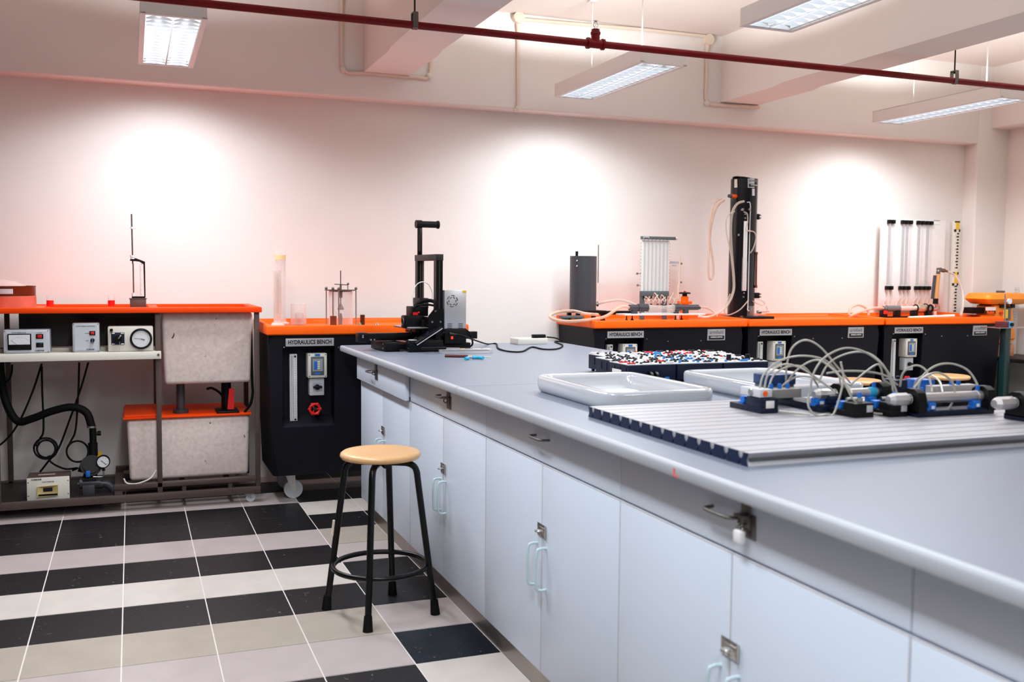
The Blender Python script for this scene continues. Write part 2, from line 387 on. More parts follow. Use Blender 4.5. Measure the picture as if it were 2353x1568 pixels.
def make_lamp(loc, label):
    t = thing('ceiling_lamp', label, 'ceiling lamp', loc, 0, 'twin tube ceiling lamps')
    hw, hl, hh = 0.14, 0.565, 0.078
    b = MB()   # open-bottomed sheet metal housing
    b.box(-hw, hw, -hl, hl, hh-0.004, hh); b.box(-hw, -hw+0.003, -hl, hl, 0, hh); b.box(hw-0.003, hw, -hl, hl, 0, hh)
    b.box(-hw, hw, -hl, -hl+0.003, 0, hh); b.box(-hw, hw, hl-0.003, hl, 0, hh)
    b.build('housing', lampwhite_m, t, local=True)
    b = MB()
    b.box(-hw-0.002, -hw+0.022, -hl-0.002, hl+0.002, -0.003, 0.004); b.box(hw-0.022, hw+0.002, -hl-0.002, hl+0.002, -0.003, 0.004)
    b.box(-hw, hw, -hl-0.002, -hl+0.02, -0.003, 0.004); b.box(-hw, hw, hl-0.02, hl+0.002, -0.003, 0.004)
    b.build('frame', lampwhite_m, t, local=True)
    b = MB()
    for sx in (-1, 1):
        c = sx*0.06
        prof = [(c-0.057, 0.008), (c-0.05, 0.03), (c-0.03, 0.05), (c, 0.058), (c+0.03, 0.05), (c+0.05, 0.03), (c+0.057, 0.008)]
        pts = [(x, z) for x, z in prof] + [(x, z+0.003) for x, z in prof[::-1]]
        b.prism(pts, 'y', -hl+0.022, hl-0.022)
    b.build('reflector', reflector_m, t, local=True)
    for sx in (-1, 1):
        b = MB(); b.cyl((sx*0.06, -hl+0.03, 0.034), (sx*0.06, hl-0.03, 0.034), 0.013, n=12); b.build('tube_light', tube_lit_m, t, local=True)
    b = MB()
    for k in range(17):
        y = -hl+0.03+k*(2*hl-0.06)/16
        for sx in (-1, 1):
            c = sx*0.06
            b.prism([(c-0.056, 0.004), (c-0.03, 0.014), (c-0.015, 0.018), (c+0.015, 0.018), (c+0.03, 0.014), (c+0.056, 0.004), (c+0.056, -0.001), (c-0.056, -0.001)], 'y', y-0.0012, y+0.0012)
    b.box(-0.003, 0.003, -hl+0.02, hl-0.02, -0.001, 0.012)
    b.build('louvre', louvre_m, t, local=True)
    for sy in (-0.32, 0.32):
        b = MB(); b.cyl((0, sy, hh), (0, sy, ZC-loc[2]), 0.0042, n=10); b.build('hanging_rod', lampwhite_m, t, local=True)
        b = MB(); b.cbox((0, sy, ZC-loc[2]-0.012), 0.05, 0.05, 0.024, 0.004); b.build('ceiling_cup', lampwhite_m, t, local=True)
    L = bpy.data.lights.new('lamp_glow', 'AREA'); L.shape = 'RECTANGLE'; L.size = 0.23; L.size_y = 1.06; L.energy = LAMP_W; L.color = LAMP_COL; batwing(L)
    lo = bpy.data.objects.new('lamp_glow', L); COL.objects.link(lo); lo.parent = t; lo.location = (0, 0, -0.004)
    L2 = bpy.data.lights.new('ceiling_fill', 'AREA'); L2.shape = 'RECTANGLE'; L2.size = 0.2; L2.size_y = 0.55; L2.energy = FILL_UP; L2.color = (0.96, 1.0, 1.0); upwash(L2)  # added ceiling fill; the closed housing has no upward source of its own
    lo2 = bpy.data.objects.new('ceiling_fill', L2); COL.objects.link(lo2); lo2.parent = t; lo2.location = (0, -0.26, hh+0.004); lo2.rotation_euler = (PI, 0, 0)
    return t
lamp = make_lamp((0.196, 5.235, 2.40), 'white twin-tube ceiling lamp left of the concrete beams, hung before the left wall glow')
dup(lamp, (2.662, 5.235, 2.40), label='white twin-tube ceiling lamp hanging between the two ceiling beams, close to the back wall')
dup(lamp, (5.18, 5.235, 2.40), label='white twin-tube ceiling lamp right of the second ceiling beam, near the right wall')
dup(lamp, (2.72, 3.28, 2.40), label='white twin-tube ceiling lamp cut by the top of the view, above the red pipe')
for x in (0.196, 5.18): dup(lamp, (x, 3.28, 2.40), label='white twin-tube ceiling lamp outside the view')
for x, y in ((0.196, 1.32), (0.196, -0.64), (2.72, -0.64)): dup(lamp, (x, y, 2.40), label='white twin-tube ceiling lamp outside the view')

up_left = bpy.data.lights['ceiling_fill'].copy(); up_left.energy = FILL_UP_LEFT
for o in bpy.data.objects:
    if o.type == 'LIGHT' and o.name.startswith('ceiling_fill') and o.parent.location.x < 1: o.data = up_left
# ------------------------------------------------------------------ conduits on the beam
YC = YB-0.012
def conduit(pts, label, boxes=(), elbows=()):
    t = thing('wall_conduit', label, 'conduit', at(pts[0][0], pts[0][1], YC), 0)
    b = MB(); b.tube([at(px, py, YC) for px, py in pts], 0.0115, 10, smooth=False); b.build('pipe', conduit_m, t)
    for px, py in elbows:
        c = at(px, py, YC); b = MB(); b.sphere(c, 0.021, 12); b.build('elbow', cream_m, t)
    for px, py in boxes:
        c = at(px, py, YC); b = MB(); b.cyl(c+Vector((0, 0.012, 0)), c-Vector((0, 0.03, 0)), 0.037, n=24)
        b.cyl(c-Vector((0, 0.002, 0)), c-Vector((0, 0.002, 0.075)), 0.017, 0.0125); b.build('junction_box', conduit_m, t)
    return t
conduit([(785, -40), (785, 140), (787, 158), (800, 168), (840, 168), (960, 178), (978, 181), (988, 174), (990, 150), (990, -40)], 'cream conduit looped under the left ceiling beam where it meets the wall', elbows=((788, 160), (986, 175)))
conduit([(1190, 42), (1191, 250), (1181, 254)], 'vertical cream conduit on the wall between the beams, ending at the recess edge', boxes=((1190, 42),), elbows=((1190, 250),))
conduit([(1195, 44), (1480, 68), (1628, 84)], 'horizontal cream conduit along the ceiling edge between the beams')
conduit([(1625, 92), (1622, 225), (1626, 238), (1640, 241), (1745, 246)], 'cream conduit dropping and turning under the right ceiling beam', boxes=((1626, 92),), elbows=((1624, 238),))

# ------------------------------------------------------------------ sprinkler pipe
YP, ZP = 4.45, 2.410
t = thing('sprinkler_pipe', 'dark red sprinkler pipe running across under the ceiling beams', 'pipe', (2.151, YP, ZP), 0)
b = MB(); b.cyl((-3.6, YP, ZP), (6.66, YP, ZP), 0.0172, n=20); b.build('pipe', red_pipe_m, t)
b = MB()
for sx in (-1, 1): b.cyl((2.151+sx*0.034, YP, ZP), (2.151+sx*0.046, YP, ZP), 0.0275, n=20)
b.cyl((2.151-0.04, YP, ZP), (2.151+0.04, YP, ZP), 0.022, n=20); b.cyl((2.151, YP, ZP), (2.151, YP, ZP+0.05), 0.0215, n=20); b.cyl((2.151, YP, ZP+0.045), (2.151, YP, ZP+0.056), 0.026, n=8)
b.cyl((2.151, YP, ZP+0.05), (2.151, YP, ZP+0.07), 0.022, 0.02, n=20)
b.build('tee_fitting', red_pipe_m, t)
b = MB(); b.cyl((2.151, YP, ZP+0.068), (2.151, YP, ZP+0.084), 0.009, n=8)
b.tube([(2.141, YP, ZP+0.082), (2.139, YP, ZP+0.096), (2.151, YP, ZP+0.108), (2.163, YP, ZP+0.096), (2.161, YP, ZP+0.082)], 0.0025, 6)
b.cyl((2.151, YP, ZP+0.108), (2.151, YP, ZP+0.111), 0.017, n=16); b.cyl((2.151, YP, ZP+0.084), (2.151, YP, ZP+0.108), 0.003, n=8)
b.build('sprinkler_head', chrome_m, t)
def hanger(x, ztop, label):
    t = thing('pipe_hanger', label, 'pipe hanger', (x, YP, ZP), 0, 'hangers holding the red pipe')
    b = MB(); b.cyl((x, YP, ZP+0.04), (x, YP, ztop), 0.0042, n=8); b.build('rod', blackmetal_m, t)
    b = MB()
    pts = [(YP-0.02, ZP+0.055), (YP-0.022, ZP+0.01), (YP-0.016, ZP-0.014), (YP, ZP-0.021), (YP+0.016, ZP-0.014), (YP+0.022, ZP+0.01), (YP+0.02, ZP+0.055)]
    inn = [(y+(0.0035 if y < YP else -0.0035 if y > YP else 0), z+0.0035) for y, z in pts]
    b.prism(pts+[(YP+0.02, ZP+0.06), (YP-0.02, ZP+0.06)][:0]+inn[::-1], 'x', x-0.012, x+0.012)
    b.box(x-0.012, x+0.012, YP-0.02, YP+0.02, ZP+0.052, ZP+0.057); b.build('clevis', dsteel_m, t)
hanger(1.232, ZC, 'steel clevis hanger on a black rod below the left ceiling beam'); hanger(4.445, ZC, 'steel clevis hanger on a black rod near the right end of the red pipe')

# ================================================================== steel-framed flow rig on the left
RX0, RX1, RY0, RY1 = -1.30, 0.652, 5.505, 6.12
rig = thing('flow_rig', 'brown steel-framed flow rig with orange tray top and two speckled tanks', 'test rig', ((RX0+RX1)/2, (RY0+RY1)/2, 0))
def tray(b, x0, x1, y0, y1, z0, z1, wells, rim_in=0.02, floor=0.03):
    # solid orange tray with rectangular wells sunk into its top; wells: (xa, xb, ya, yb)
    xs = sorted({x0, x1} | {w[0] for w in wells} | {w[1] for w in wells}); ys = sorted({y0, y1} | {w[2] for w in wells} | {w[3] for w in wells})
    def inside(cx, cy): return any(w[0] < cx < w[1] and w[2] < cy < w[3] for w in wells)
    V = {}
    def v(x, y, z):
        k = (round(x, 5), round(y, 5), round(z, 5))
        if k not in V: V[k] = b.bm.verts.new((x, y, z))
        return V[k]
    for i in range(len(xs)-1):
        for j in range(len(ys)-1):
            if not inside((xs[i]+xs[i+1])/2, (ys[j]+ys[j+1])/2):
                b.bm.faces.new([v(xs[i], ys[j], z1), v(xs[i+1], ys[j], z1), v(xs[i+1], ys[j+1], z1), v(xs[i], ys[j+1], z1)])
            b.bm.faces.new([v(xs[i], ys[j], z0), v(xs[i], ys[j+1], z0), v(xs[i+1], ys[j+1], z0), v(xs[i+1], ys[j], z0)])
    for i in range(len(xs)-1):
        for yy in (y0, y1): b.bm.faces.new([v(xs[i], yy, z0), v(xs[i+1], yy, z0), v(xs[i+1], yy, z1), v(xs[i], yy, z1)])
    for j in range(len(ys)-1):
        for xx in (x0, x1): b.bm.faces.new([v(xx, ys[j], z0), v(xx, ys[j+1], z0), v(xx, ys[j+1], z1), v(xx, ys[j], z1)])
    for xa, xb, ya, yb in wells:
        f = z1-floor; s = 0.02
        top = [(xa, ya), (xb, ya), (xb, yb), (xa, yb)]; bot = [(xa+s, ya+s), (xb-s, ya+s), (xb-s, yb-s), (xa+s, yb-s)]
        xs_in = [x for x in xs if xa <= x <= xb]; ys_in = [y for y in ys if ya <= y <= yb]
        T = [v(p[0], p[1], z1) for p in top]; B = [b.bm.verts.new((p[0], p[1], f)) for p in bot]
        for k in range(4): b.bm.faces.new([T[k], T[(k+1) % 4], B[(k+1) % 4], B[k]])
        b.bm.faces.new(B)
    return b
# tray: two basins with a bridge between, each well lies on its own grid so faces stay planar
b = MB()
b.box(RX0, RX1+0.012, RY0-0.01, RY0+0.035, 1.054, 1.083, 0.004)                 # front rim
b.box(RX0, RX1+0.012, RY1-0.03, RY1+0.01, 1.054, 1.083, 0.004)
b.box(RX1-0.03, RX1+0.012, RY0, RY1, 1.054, 1.083, 0.004); b.box(RX0, RX0+0.04, RY0, RY1, 1.054, 1.083, 0.004)
b.box(0.085, 0.135, RY0, RY1, 1.054, 1.080, 0.004); b.box(RX0, -0.43, RY0, RY1, 1.054, 1.078, 0.004)
b.box(RX0+0.01, RX1-0.01, RY0+0.01, RY1-0.01, 1.054, 1.062)
b.build('tray', redorange_m, rig)
for x in (RX1-0.026, 0.114, -0.66, RX0):
    b = MB(); b.box(x, x+0.026, RY0+0.012, RY0+0.038, 0.058, 1.054, 0.002); b.build('post', brown_m, rig)
    b = MB(); b.box(x, x+0.026, RY1-0.03, RY1-0.004, 0.058, 1.054, 0.002); b.build('post', brown_m, rig)
b = MB(); b.box(RX0, RX1, RY0+0.008, RY0+0.036, 0.052, 0.090, 0.002); b.build('rail', brown_m, rig)
b = MB(); b.box(RX0, RX1, RY1-0.03, RY1, 0.052, 0.090, 0.002); b.build('rail', brown_m, rig)
b = MB(); b.box(-0.10, RX1-0.02, RY0+0.012, RY0+0.05, 0.120, 0.145, 0.002); b.box(-0.10, RX1-0.02, RY1-0.07, RY1-0.03, 0.120, 0.145, 0.002); b.box(-0.10, -0.06, RY0+0.02, RY1-0.04, 0.088, 0.12); b.box(0.24, 0.26, RY0+0.02, RY1-0.04, 0.088, 0.12); b.box(0.48, 0.50, RY0+0.02, RY1-0.04, 0.088, 0.12)
b.build('tank_rail', brown_m, rig)
b = MB(); b.box(RX0+0.01, -0.07, RY0+0.036, RY1-0.03, 0.074, 0.082, 0.001); b.build('base_pan', dbrown_m, rig)
# instrument shelf
b = MB(); b.box(RX0, 0.142, RY0-0.012, RY0+0.006, 0.811, 0.852, 0.002); b.box(RX0, 0.140, RY0, RY0+0.15, 0.846, 0.852); b.box(RX0, 0.140, RY0+0.147, RY0+0.15, 0.846, 0.868)
sh = b.build('shelf', cream_m, rig)
b = MB(); b.cyl((0.128, RY0-0.012, 0.834), (0.128, RY0-0.017, 0.834), 0.006, n=12); b.build('bolt', dsteel_m, sh)
# back board under the tray (dark)
b = MB(); b.box(-0.55, 0.114, RY0+0.20, RY0+0.206, 0.872, 1.054); b.build('back_board', dbrown_m, rig)
# tanks
def tank(x0, x1, y0, y1, z0, z1, tp, name):
    b = MB(); b2 = bmesh.new()
    bmesh.ops.create_cube(b2, size=1)
    for v in b2.verts:
        top = v.co.z > 0
        xx = (x0 if v.co.x < 0 else x1) + (0 if top else (tp if v.co.x < 0 else -tp)); yy = (y0 if v.co.y < 0 else y1) + (0 if top else (tp*0.4 if v.co.y < 0 else -tp*0.4))
        v.co = Vector((xx, yy, z1 if top else z0))
    ed = [e for e in b2.edges if not all(v.co.z == z1 for v in e.verts)]
    bmesh.ops.bevel(b2, geom=ed, offset=0.02, segments=4, profile=0.5, affect='EDGES')
    b._add(b2); return b.build(name, tank_m, rig)
tank(0.148, 0.622, 5.565, 6.05, 0.664, 1.054, 0.012, 'upper_tank')
lt = tank(-0.034, 0.606, 5.60, 6.05, 0.145, 0.480, 0.010, 'lower_tank')
b = MB(); b.box(-0.052, 0.614, 5.585, 6.07, 0.480, 0.492, 0.003); b.box(-0.046, 0.13, 5.59, 6.06, 0.492, 0.503, 0.003)
b.build('tank_lid', redorange_m, rig)
b = MB(); b.cyl((0.245, 5.70, 0.50), (0.245, 5.70, 0.664), 0.023, n=20); b.cyl((0.245, 5.70, 0.49), (0.245, 5.70, 0.512), 0.042, n=20); b.build('drain_pipe', charcoal_m, rig)
b = MB(); b.cyl((0.49, 5.72, 0.50), (0.49, 5.72, 0.664), 0.027, n=20); b.box(0.43, 0.55, 5.60, 5.76, 0.488, 0.505, 0.004); b.build('valve_body', black_m, rig)
b = MB(); b.hexa([(0.487, 5.615, 0.512), (0.522, 5.615, 0.512), (0.522, 5.632, 0.512), (0.487, 5.632, 0.512)], [(0.497, 5.61, 0.628), (0.523, 5.61, 0.628), (0.523, 5.627, 0.628), (0.497, 5.627, 0.628)]); b.build('valve_lever', red_m, rig)
b = MB(); b.tube([(0.615, 5.60, 1.02), (0.618, 5.60, 0.80), (0.620, 5.60, 0.66), (0.622, 5.60, 0.60), (0.61, 5.60, 0.54), (0.58, 5.62, 0.492)], 0.0075, 8); b.build('sight_hose', rubber_m, rig)
b = MB(); b.tube([(0.385, 5.70, 0.62), (0.41, 5.69, 0.625), (0.45, 5.69, 0.60), (0.48, 5.70, 0.56)], 0.007, 8); b.build('overflow_hose', rubber_m, rig)
# casters
def caster(root, x, y, r, w, zt, swing=0.0, wheelm=None):
    b = MB(); b.cyl((x, y-w/2, r), (x, y+w/2, r), r, n=28); b.cyl((x, y-w/2-0.002, r), (x, y+w/2+0.002, r), r*0.72, n=24)
    wh = b.build('caster_wheel', wheelm or ltgrey_m, root)
    b = MB(); b.cyl((x, y-w/2-0.008, r), (x, y+w/2+0.008, r), r*0.17, n=12); b.build('axle', steel_m, wh)
    b = MB()
    for s in (-1, 1):
        yy = y+s*(w/2+0.004)
        b.prism([(x-r*0.25, r*0.8), (x+r*0.25, r*0.8), (x+swing+r*0.55, zt-0.008), (x+swing-r*0.55, zt-0.008)], 'y', yy-0.0015, yy+0.0015)
    b.box(x+swing-r*0.6, x+swing+r*0.6, y-w/2-0.006, y+w/2+0.006, zt-0.01, zt-0.006); b.cyl((x+swing, y, zt-0.008), (x+swing, y, zt), r*0.4, n=16)
    b.build('caster_fork', steel_m, root); return wh
for x in (0.60, RX0+0.06):
    for y in (RY0+0.05, RY1-0.05): caster(rig, x, y, 0.026, 0.022, 0.053, -0.015)

# pump set on the pan
b = MB()
P = lambda px, py, Y=5.66: at(px, py, Y)
b.cyl(P(187, 1110), P(232, 1110), 0.030, n=20); b.cyl(P(178, 1113), P(190, 1113), 0.012, n=12); b.cyl(P(183, 1110), P(188, 1110), 0.033, n=20)
b.tube([P(230, 1112), P(243, 1112), P(252, 1117), P(262, 1128)], 0.020, 14); b.cyl(P(226, 1112), P(236, 1112), 0.026, n=20)
b.box(P(190, 1110).x, P(218, 1110).x, 5.61, 5.71, 0.082, 0.135, 0.003)
b.build('suction_pipe', charcoal_m, rig)
b = MB(); b.cyl(P(210, 1070, 5.62), P(210, 1070, 5.80), 0.055, n=24); b.cyl(P(210, 1070, 5.61), P(210, 1070, 5.625), 0.040, n=20); b.cyl(P(196, 1075, 5.72), P(182, 1072, 5.72), 0.03, n=16)
b.box(P(190, 1100).x, P(222, 1100).x, 5.63, 5.80, P(200, 1105).z, P(200, 1096).z, 0.002); b.build('pump_body', dbrown_m, rig)
b = MB(); b.box(P(197, 1083, 5.60).x, P(207, 1083, 5.60).x, 5.598, 5.606, P(200, 1097, 5.60).z, P(200, 1083, 5.60).z, 0.002); b.build('blue_plate', blue_m, rig)
b = MB(); b.cyl(P(213, 985), P(215, 1058), 0.0175, n=16); b.cyl(P(213, 1018), P(214, 1048), 0.024, n=16); b.cyl(P(213, 998), P(232, 996), 0.010, n=12); b.cyl(P(228, 991), P(228, 1001), 0.008, n=10); b.build('delivery_pipe', black_m, rig)
b = MB(); b.cyl(P(214, 1057), P(214, 1060), 0.0195, n=16); b.cyl(P(210, 979), P(210, 983), 0.0235, n=16); b.build('hose_clip', steel_m, rig)
b = MB(); b.box(P(224, 1040, 5.75).x, P(234, 1040, 5.75).x, 5.745, 5.752, P(228, 1050, 5.75).z, P(228, 1039, 5.75).z); b.build('yellow_tag', yellow_m, rig)
gc = P(237, 1062, 5.60)
b = MB(); b.cyl(gc+Vector((0, 0.025, 0)), gc, 0.0345, n=28); b.cyl(gc+Vector((0, 0.012, -0.03)), P(238, 1082, 5.612), 0.008, n=10); ga = b.build('pressure_gauge', black_m, rig)
b = MB(); b.cyl(gc, gc-Vector((0, 0.0015, 0)), 0.029, n=28); b.build('dial', dial_m, ga)
b = MB(); b.tube([gc+Vector((-0.010, -0.002, 0.008)), gc+Vector((0.016, -0.002, -0.016))], 0.0014, 6, smooth=False)
for k in range(7):
    a = math.radians(210-k*40); b.cbox(gc+Vector((0.023*math.cos(a), -0.002, 0.023*math.sin(a))), 0.004, 0.001, 0.0015)
b.build('needle', ink_m, ga)
b = MB(); b.tube([P(238, 1082, 5.612), P(238, 1092, 5.612), P(234, 1096, 5.612), P(214, 1096, 5.612)], 0.004, 8); b.build('gauge_pipe', steel_m, rig)
# hoses and cables hanging under the shelf
b = MB(); b.tube([P(0, 800, 5.78), P(2, 860, 5.78), P(14, 925, 5.76), P(40, 968, 5.74), P(75, 962, 5.72), P(120, 945, 5.70), P(165, 936, 5.68), P(198, 948, 5.67), P(211, 982, 5.66)], 0.0205, 12)
b.build('corrugated_hose', rubber_m, rig)
def cable(pts, Y, label, r=0.0052, name='power_cable', m=None):
    b = MB(); b.tube([at(x, y, Y+(k % 2)*0.006) for k, (x, y) in enumerate(pts)], r, 8, 8)
    return solo(b, name, m or rubber_m, label, 'cable', 'cables hanging under the instrument shelf')
def loop(cx, cy, rx, ry, a0, a1, n=12): return [(cx+rx*math.cos(math.radians(a0+(a1-a0)*k/n)), cy+ry*math.sin(math.radians(a0+(a1-a0)*k/n))) for k in range(n+1)]
cable([(96, 842), (97, 900), (100, 985), (92, 1008)] + loop(105, 1031, 27, 24, 200, 560, 14) + loop(106, 1032, 21, 20, 200, 800, 22) + [(122, 1066), (150, 1078), (178, 1076), (166, 1082)], 5.72, 'black cable dropping from the left meter into a round coil above the wattmeter')
cable([(96, 836), (75, 900), (45, 968), (15, 1010), (-25, 1040)], 5.74, 'black cable slanting from the left meter down to the left edge')
cable([(182, 833), (180, 900), (174, 985), (164, 1012)] + loop(178, 1038, 25, 24, 210, 780, 22) + [(192, 1064), (205, 1062)], 5.70, 'black cable hanging below the speed control box, coiled beside the pump')
cable([(203, 833), (185, 895), (160, 965), (135, 1030), (110, 1062), (92, 1085)], 5.755, 'black cable slanting from the middle box across the coil to the wattmeter')
cable([(28, 838), (26, 860), (18, 876), (0, 882)], 5.76, 'short black cable curving under the far left of the shelf')
b = MB(); b.tube([at(284, 1100, 5.54), at(292, 1111, 5.535), at(315, 1112, 5.53), at(345, 1100, 5.535), at(360, 1080, 5.56)], 0.004, 8); solo(b, 'cable', cream_m, 'cream cable lying along the foot of the lower speckled tank', 'cable')

# ------------------------------------------------------------------ instruments on the shelf
def switch(root, c, lit=True, w=0.034, h=0.024):
    b = MB(); b.cbox(c, w, 0.004, h, 0.001); s_ = b.build('rocker_switch', black_m, root)
    b = MB(); b.cbox(c-Vector((0, 0.003, 0)), w*0.62, 0.004, h*0.6, 0.001); b.build('rocker', red_m if lit else screen_m, s_)
def screws(root, x0, x1, z0, z1, y, r=0.0025):
    for x in (x0, x1):
        for z in (z0, z1):
            b = MB(); b.cyl((x, y, z), (x, y-0.0015, z), r, n=10); b.build('screw', dsteel_m, root)
YS = 5.512
# analogue meter
x0, x1, z0, z1 = -0.604, -0.392, 0.852, 0.972
t = thing('analogue_meter', 'grey instrument box with a wide analogue meter dial, leftmost on the shelf', 'instrument', ((x0+x1)/2, YS+0.06, z0))
b = MB(); b.box(x0, x1, YS, YS+0.12, z0, z1, 0.006); b.build('case', panel_m, t)
b = MB(); b.box(x0+0.014, x1-0.014, YS-0.0012, YS+0.002, z0+0.008, z1-0.010); b.build('front_panel', ltgrey_m, t)
xa = x0+0.020; b = MB(); b.box(xa, xa+0.108, YS-0.008, YS, z0+0.018, z0+0.100, 0.002); mt = b.build('meter', black_m, t)
b = MB(); b.box(xa+0.006, xa+0.102, YS-0.0095, YS-0.007, z0+0.046, z0+0.095); b.build('dial', dial_m, mt)
b = MB(); b.tube([(xa+0.018, YS-0.0105, z0+0.068), (xa+0.042, YS-0.0105, z0+0.047)], 0.0006, 6, smooth=False)
for k in range(15):
    a = math.radians(148-k*8.3); b.cbox(Vector((xa+0.055+0.055*math.cos(a), YS-0.0098, z0+0.028+0.055*math.sin(a))), 0.0018, 0.0006, 0.0018)
b.build('needle', grey_ink_m, mt)
switch(t, Vector((x1-0.046, YS-0.002, z0+0.086))); switch(t, Vector((x1-0.046, YS-0.002, z0+0.042)), False)
b = MB(); b.text('PUMP SPEED RPM', (xa+0.052, YS-0.0014, z1-0.0155), 0.0085); b.text('POWER', (x1-0.046, YS-0.0014, z0+0.103), 0.006); b.text('CUSSONS', (x1-0.048, YS-0.0014, z0+0.013), 0.0105, bold=0.0003, sx=0.9); b.build('lettering', ink_m, t)
screws(t, x0+0.007, x1-0.007, z0+0.007, z1-0.006, YS)
# speed control
x0, x1, z0, z1 = -0.286, -0.158, 0.852, 1.003
t = thing('speed_control_box', 'tall grey pump speed control box with one knob, middle of the shelf', 'instrument', ((x0+x1)/2, YS+0.06, z0))
b = MB(); b.box(x0, x1, YS, YS+0.12, z0, z1, 0.006); b.build('case', panel_m, t)
b = MB(); b.box(x0+0.011, x1-0.011, YS-0.0012, YS+0.002, z0+0.012, z1-0.009); b.build('front_panel', ltgrey_m, t)
switch(t, Vector((x1-0.033, YS-0.002, z0+0.099)), True, 0.028, 0.022)
b = MB(); b.cyl((x1-0.033, YS, z0+0.062), (x1-0.033, YS-0.016, z0+0.062), 0.011, 0.009, n=20); k_ = b.build('knob', dnavy_m, t)
b = MB(); b.box(x1-0.0345, x1-0.0315, YS-0.0175, YS-0.015, z0+0.052, z0+0.072); b.build('pointer', steel_m, k_)
b = MB(); b.text('PUMP SPEED CONTROL', ((x0+x1)/2, YS-0.0014, z1-0.0165), 0.0085); b.text('POWER', (x1-0.058, YS-0.0014, z0+0.098), 0.006); b.box(x1-0.066, x1-0.050, YS-0.0016, YS-0.001, z0+0.0615, z0+0.0625); b.box(x1-0.066, x1-0.052, YS-0.0016, YS-0.001, z0+0.0575, z0+0.0585); b.text('CUSSONS', (x1-0.044, YS-0.0014, z0+0.0145), 0.0095, bold=0.0003, sx=0.9); b.build('lettering', ink_m, t)
screws(t, x0+0.006, x1-0.006, z0+0.006, z1-0.005, YS)
# gauge and selector
x0, x1, z0, z1 = -0.118, 0.104, 0.852, 0.984
t = thing('gauge_panel_box', 'cream box with a rotary selector and a big round black-rimmed pressure dial', 'instrument', ((x0+x1)/2, YS+0.05, z0))
b = MB(); b.box(x0, x1, YS-0.004, YS+0.10, z0, z1, 0.007); b.build('case', cream_m, t)
b = MB(); b.cyl((x0+0.018, YS-0.004, z1-0.018), (x0+0.018, YS-0.02, z1-0.018), 0.008, n=14); b.build('cable_gland', black_m, t)
sx_, sz_ = x0+0.049, z0+0.069; b = MB(); b.box(sx_-0.032, sx_+0.032, YS-0.008, YS-0.004, sz_-0.032, sz_+0.032, 0.002); sp = b.build('selector_plate', dnavy_m, t)
b = MB()
for ax in (-1, 1):
    for az in (-1, 1): b.cbox(Vector((sx_+ax*0.022, YS-0.0085, sz_+az*0.0275)), 0.014, 0.001, 0.005)
b.build('position_marks', paper_m, sp)
Mr = Matrix.Translation((sx_, 0, sz_)) @ Matrix.Rotation(math.radians(-48), 4, 'Y')
b = MB(); b.cyl((sx_, YS-0.008, sz_), (sx_, YS-0.016, sz_), 0.018, n=20); b.box(-0.028, 0.028, YS-0.026, YS-0.014, -0.008, 0.008, 0.004, 2, Mr); kn = b.build('selector_knob', black_m, sp)
b = MB(); b.box(0.002, 0.024, YS-0.028, YS-0.025, -0.004, 0.004, 0.0015, 2, Mr); b.build('pointer', steel_m, kn)
gc = Vector((x1-0.060, YS-0.004, z0+0.067))
b = MB(); b.lathe([(0.055, 0), (0.055, 0.012), (0.050, 0.018), (0.045, 0.018), (0.044, 0.012)], gc, (0, -1, 0), 36, cap=False); ga = b.build('pressure_gauge', black_m, t)
b = MB(); b.cyl(gc, gc-Vector((0, 0.012, 0)), 0.0445, n=36); b.build('dial', dial_m, ga)
b = MB(); b.tube([gc+Vector((-0.034, -0.013, 0.004)), gc+Vector((0, -0.013, 0)), ], 0.0009, 6, smooth=False); b.tube([gc+Vector((0, -0.013, 0)), gc+Vector((0.018, -0.013, -0.005))], 0.0026, 6, smooth=False)
for k in range(21):
    a = math.radians(225-k*13.5); b.cbox(gc+Vector((0.036*math.cos(a), -0.0125, 0.036*math.sin(a))), 0.002, 0.0008, 0.002)
b.build('needle', grey_ink_m, ga)
b = MB(); b.tube([(sx_+0.008, YS-0.012, sz_-0.012), (sx_+0.009, YS-0.014, 0.85), (sx_+0.009, YS-0.018, 0.812)], 0.0008, 6); b.build('string', conduit_m, t)
# wattmeter on the pan
x0, x1 = at(63, 1140, 5.585).x, at(161, 1140, 5.585).x; z0, z1 = 0.082, 0.202; yw = 5.56
t = thing('wattmeter', 'cream wattmeter box standing on the dark bottom pan of the frame', 'instrument', ((x0+x1)/2, yw+0.06, z0))
b = MB(); b.box(x0, x1, yw+0.004, yw+0.15, z0, z1+0.002, 0.004); b.build('case', brown_m, t)
b = MB(); b.box(x0, x1, yw, yw+0.006, z0, z1, 0.002); b.build('front_panel', cream_m, t)
b = MB(); b.box((x0+x1)/2-0.05, (x0+x1)/2+0.03, yw+0.06, yw+0.07, z1+0.002, z1+0.005); b.build('vent', edge_m, t)
wc = (x0+x1)/2; b = MB()
fo_ = [(wc-0.052, z0+0.020), (wc+0.046, z0+0.024), (wc+0.046, z0+0.078), (wc-0.052, z0+0.074)]
fi_ = [(wc-0.024, z0+0.046), (wc+0.020, z0+0.047), (wc+0.020, z0+0.066), (wc-0.024, z0+0.065)]
vo = [b.bm.verts.new((x, yw-0.010, z)) for x, z in fo_]; vi = [b.bm.verts.new((x, yw-0.001, z)) for x, z in fi_]; vb = [b.bm.verts.new((x, yw, z)) for x, z in fo_]
for k in range(4):
    b.bm.faces.new((vo[k], vo[(k+1) % 4], vi[(k+1) % 4], vi[k])); b.bm.faces.new((vo[k], vo[(k+1) % 4], vb[(k+1) % 4], vb[k]))
bz = b.build('display_bezel', mat('mustard_bezel', (196, 172, 110), 0.5), t)
b = MB(); b.box(wc-0.024, wc+0.020, yw-0.003, yw, z0+0.046, z0+0.066); b.build('display', screen_m, bz)
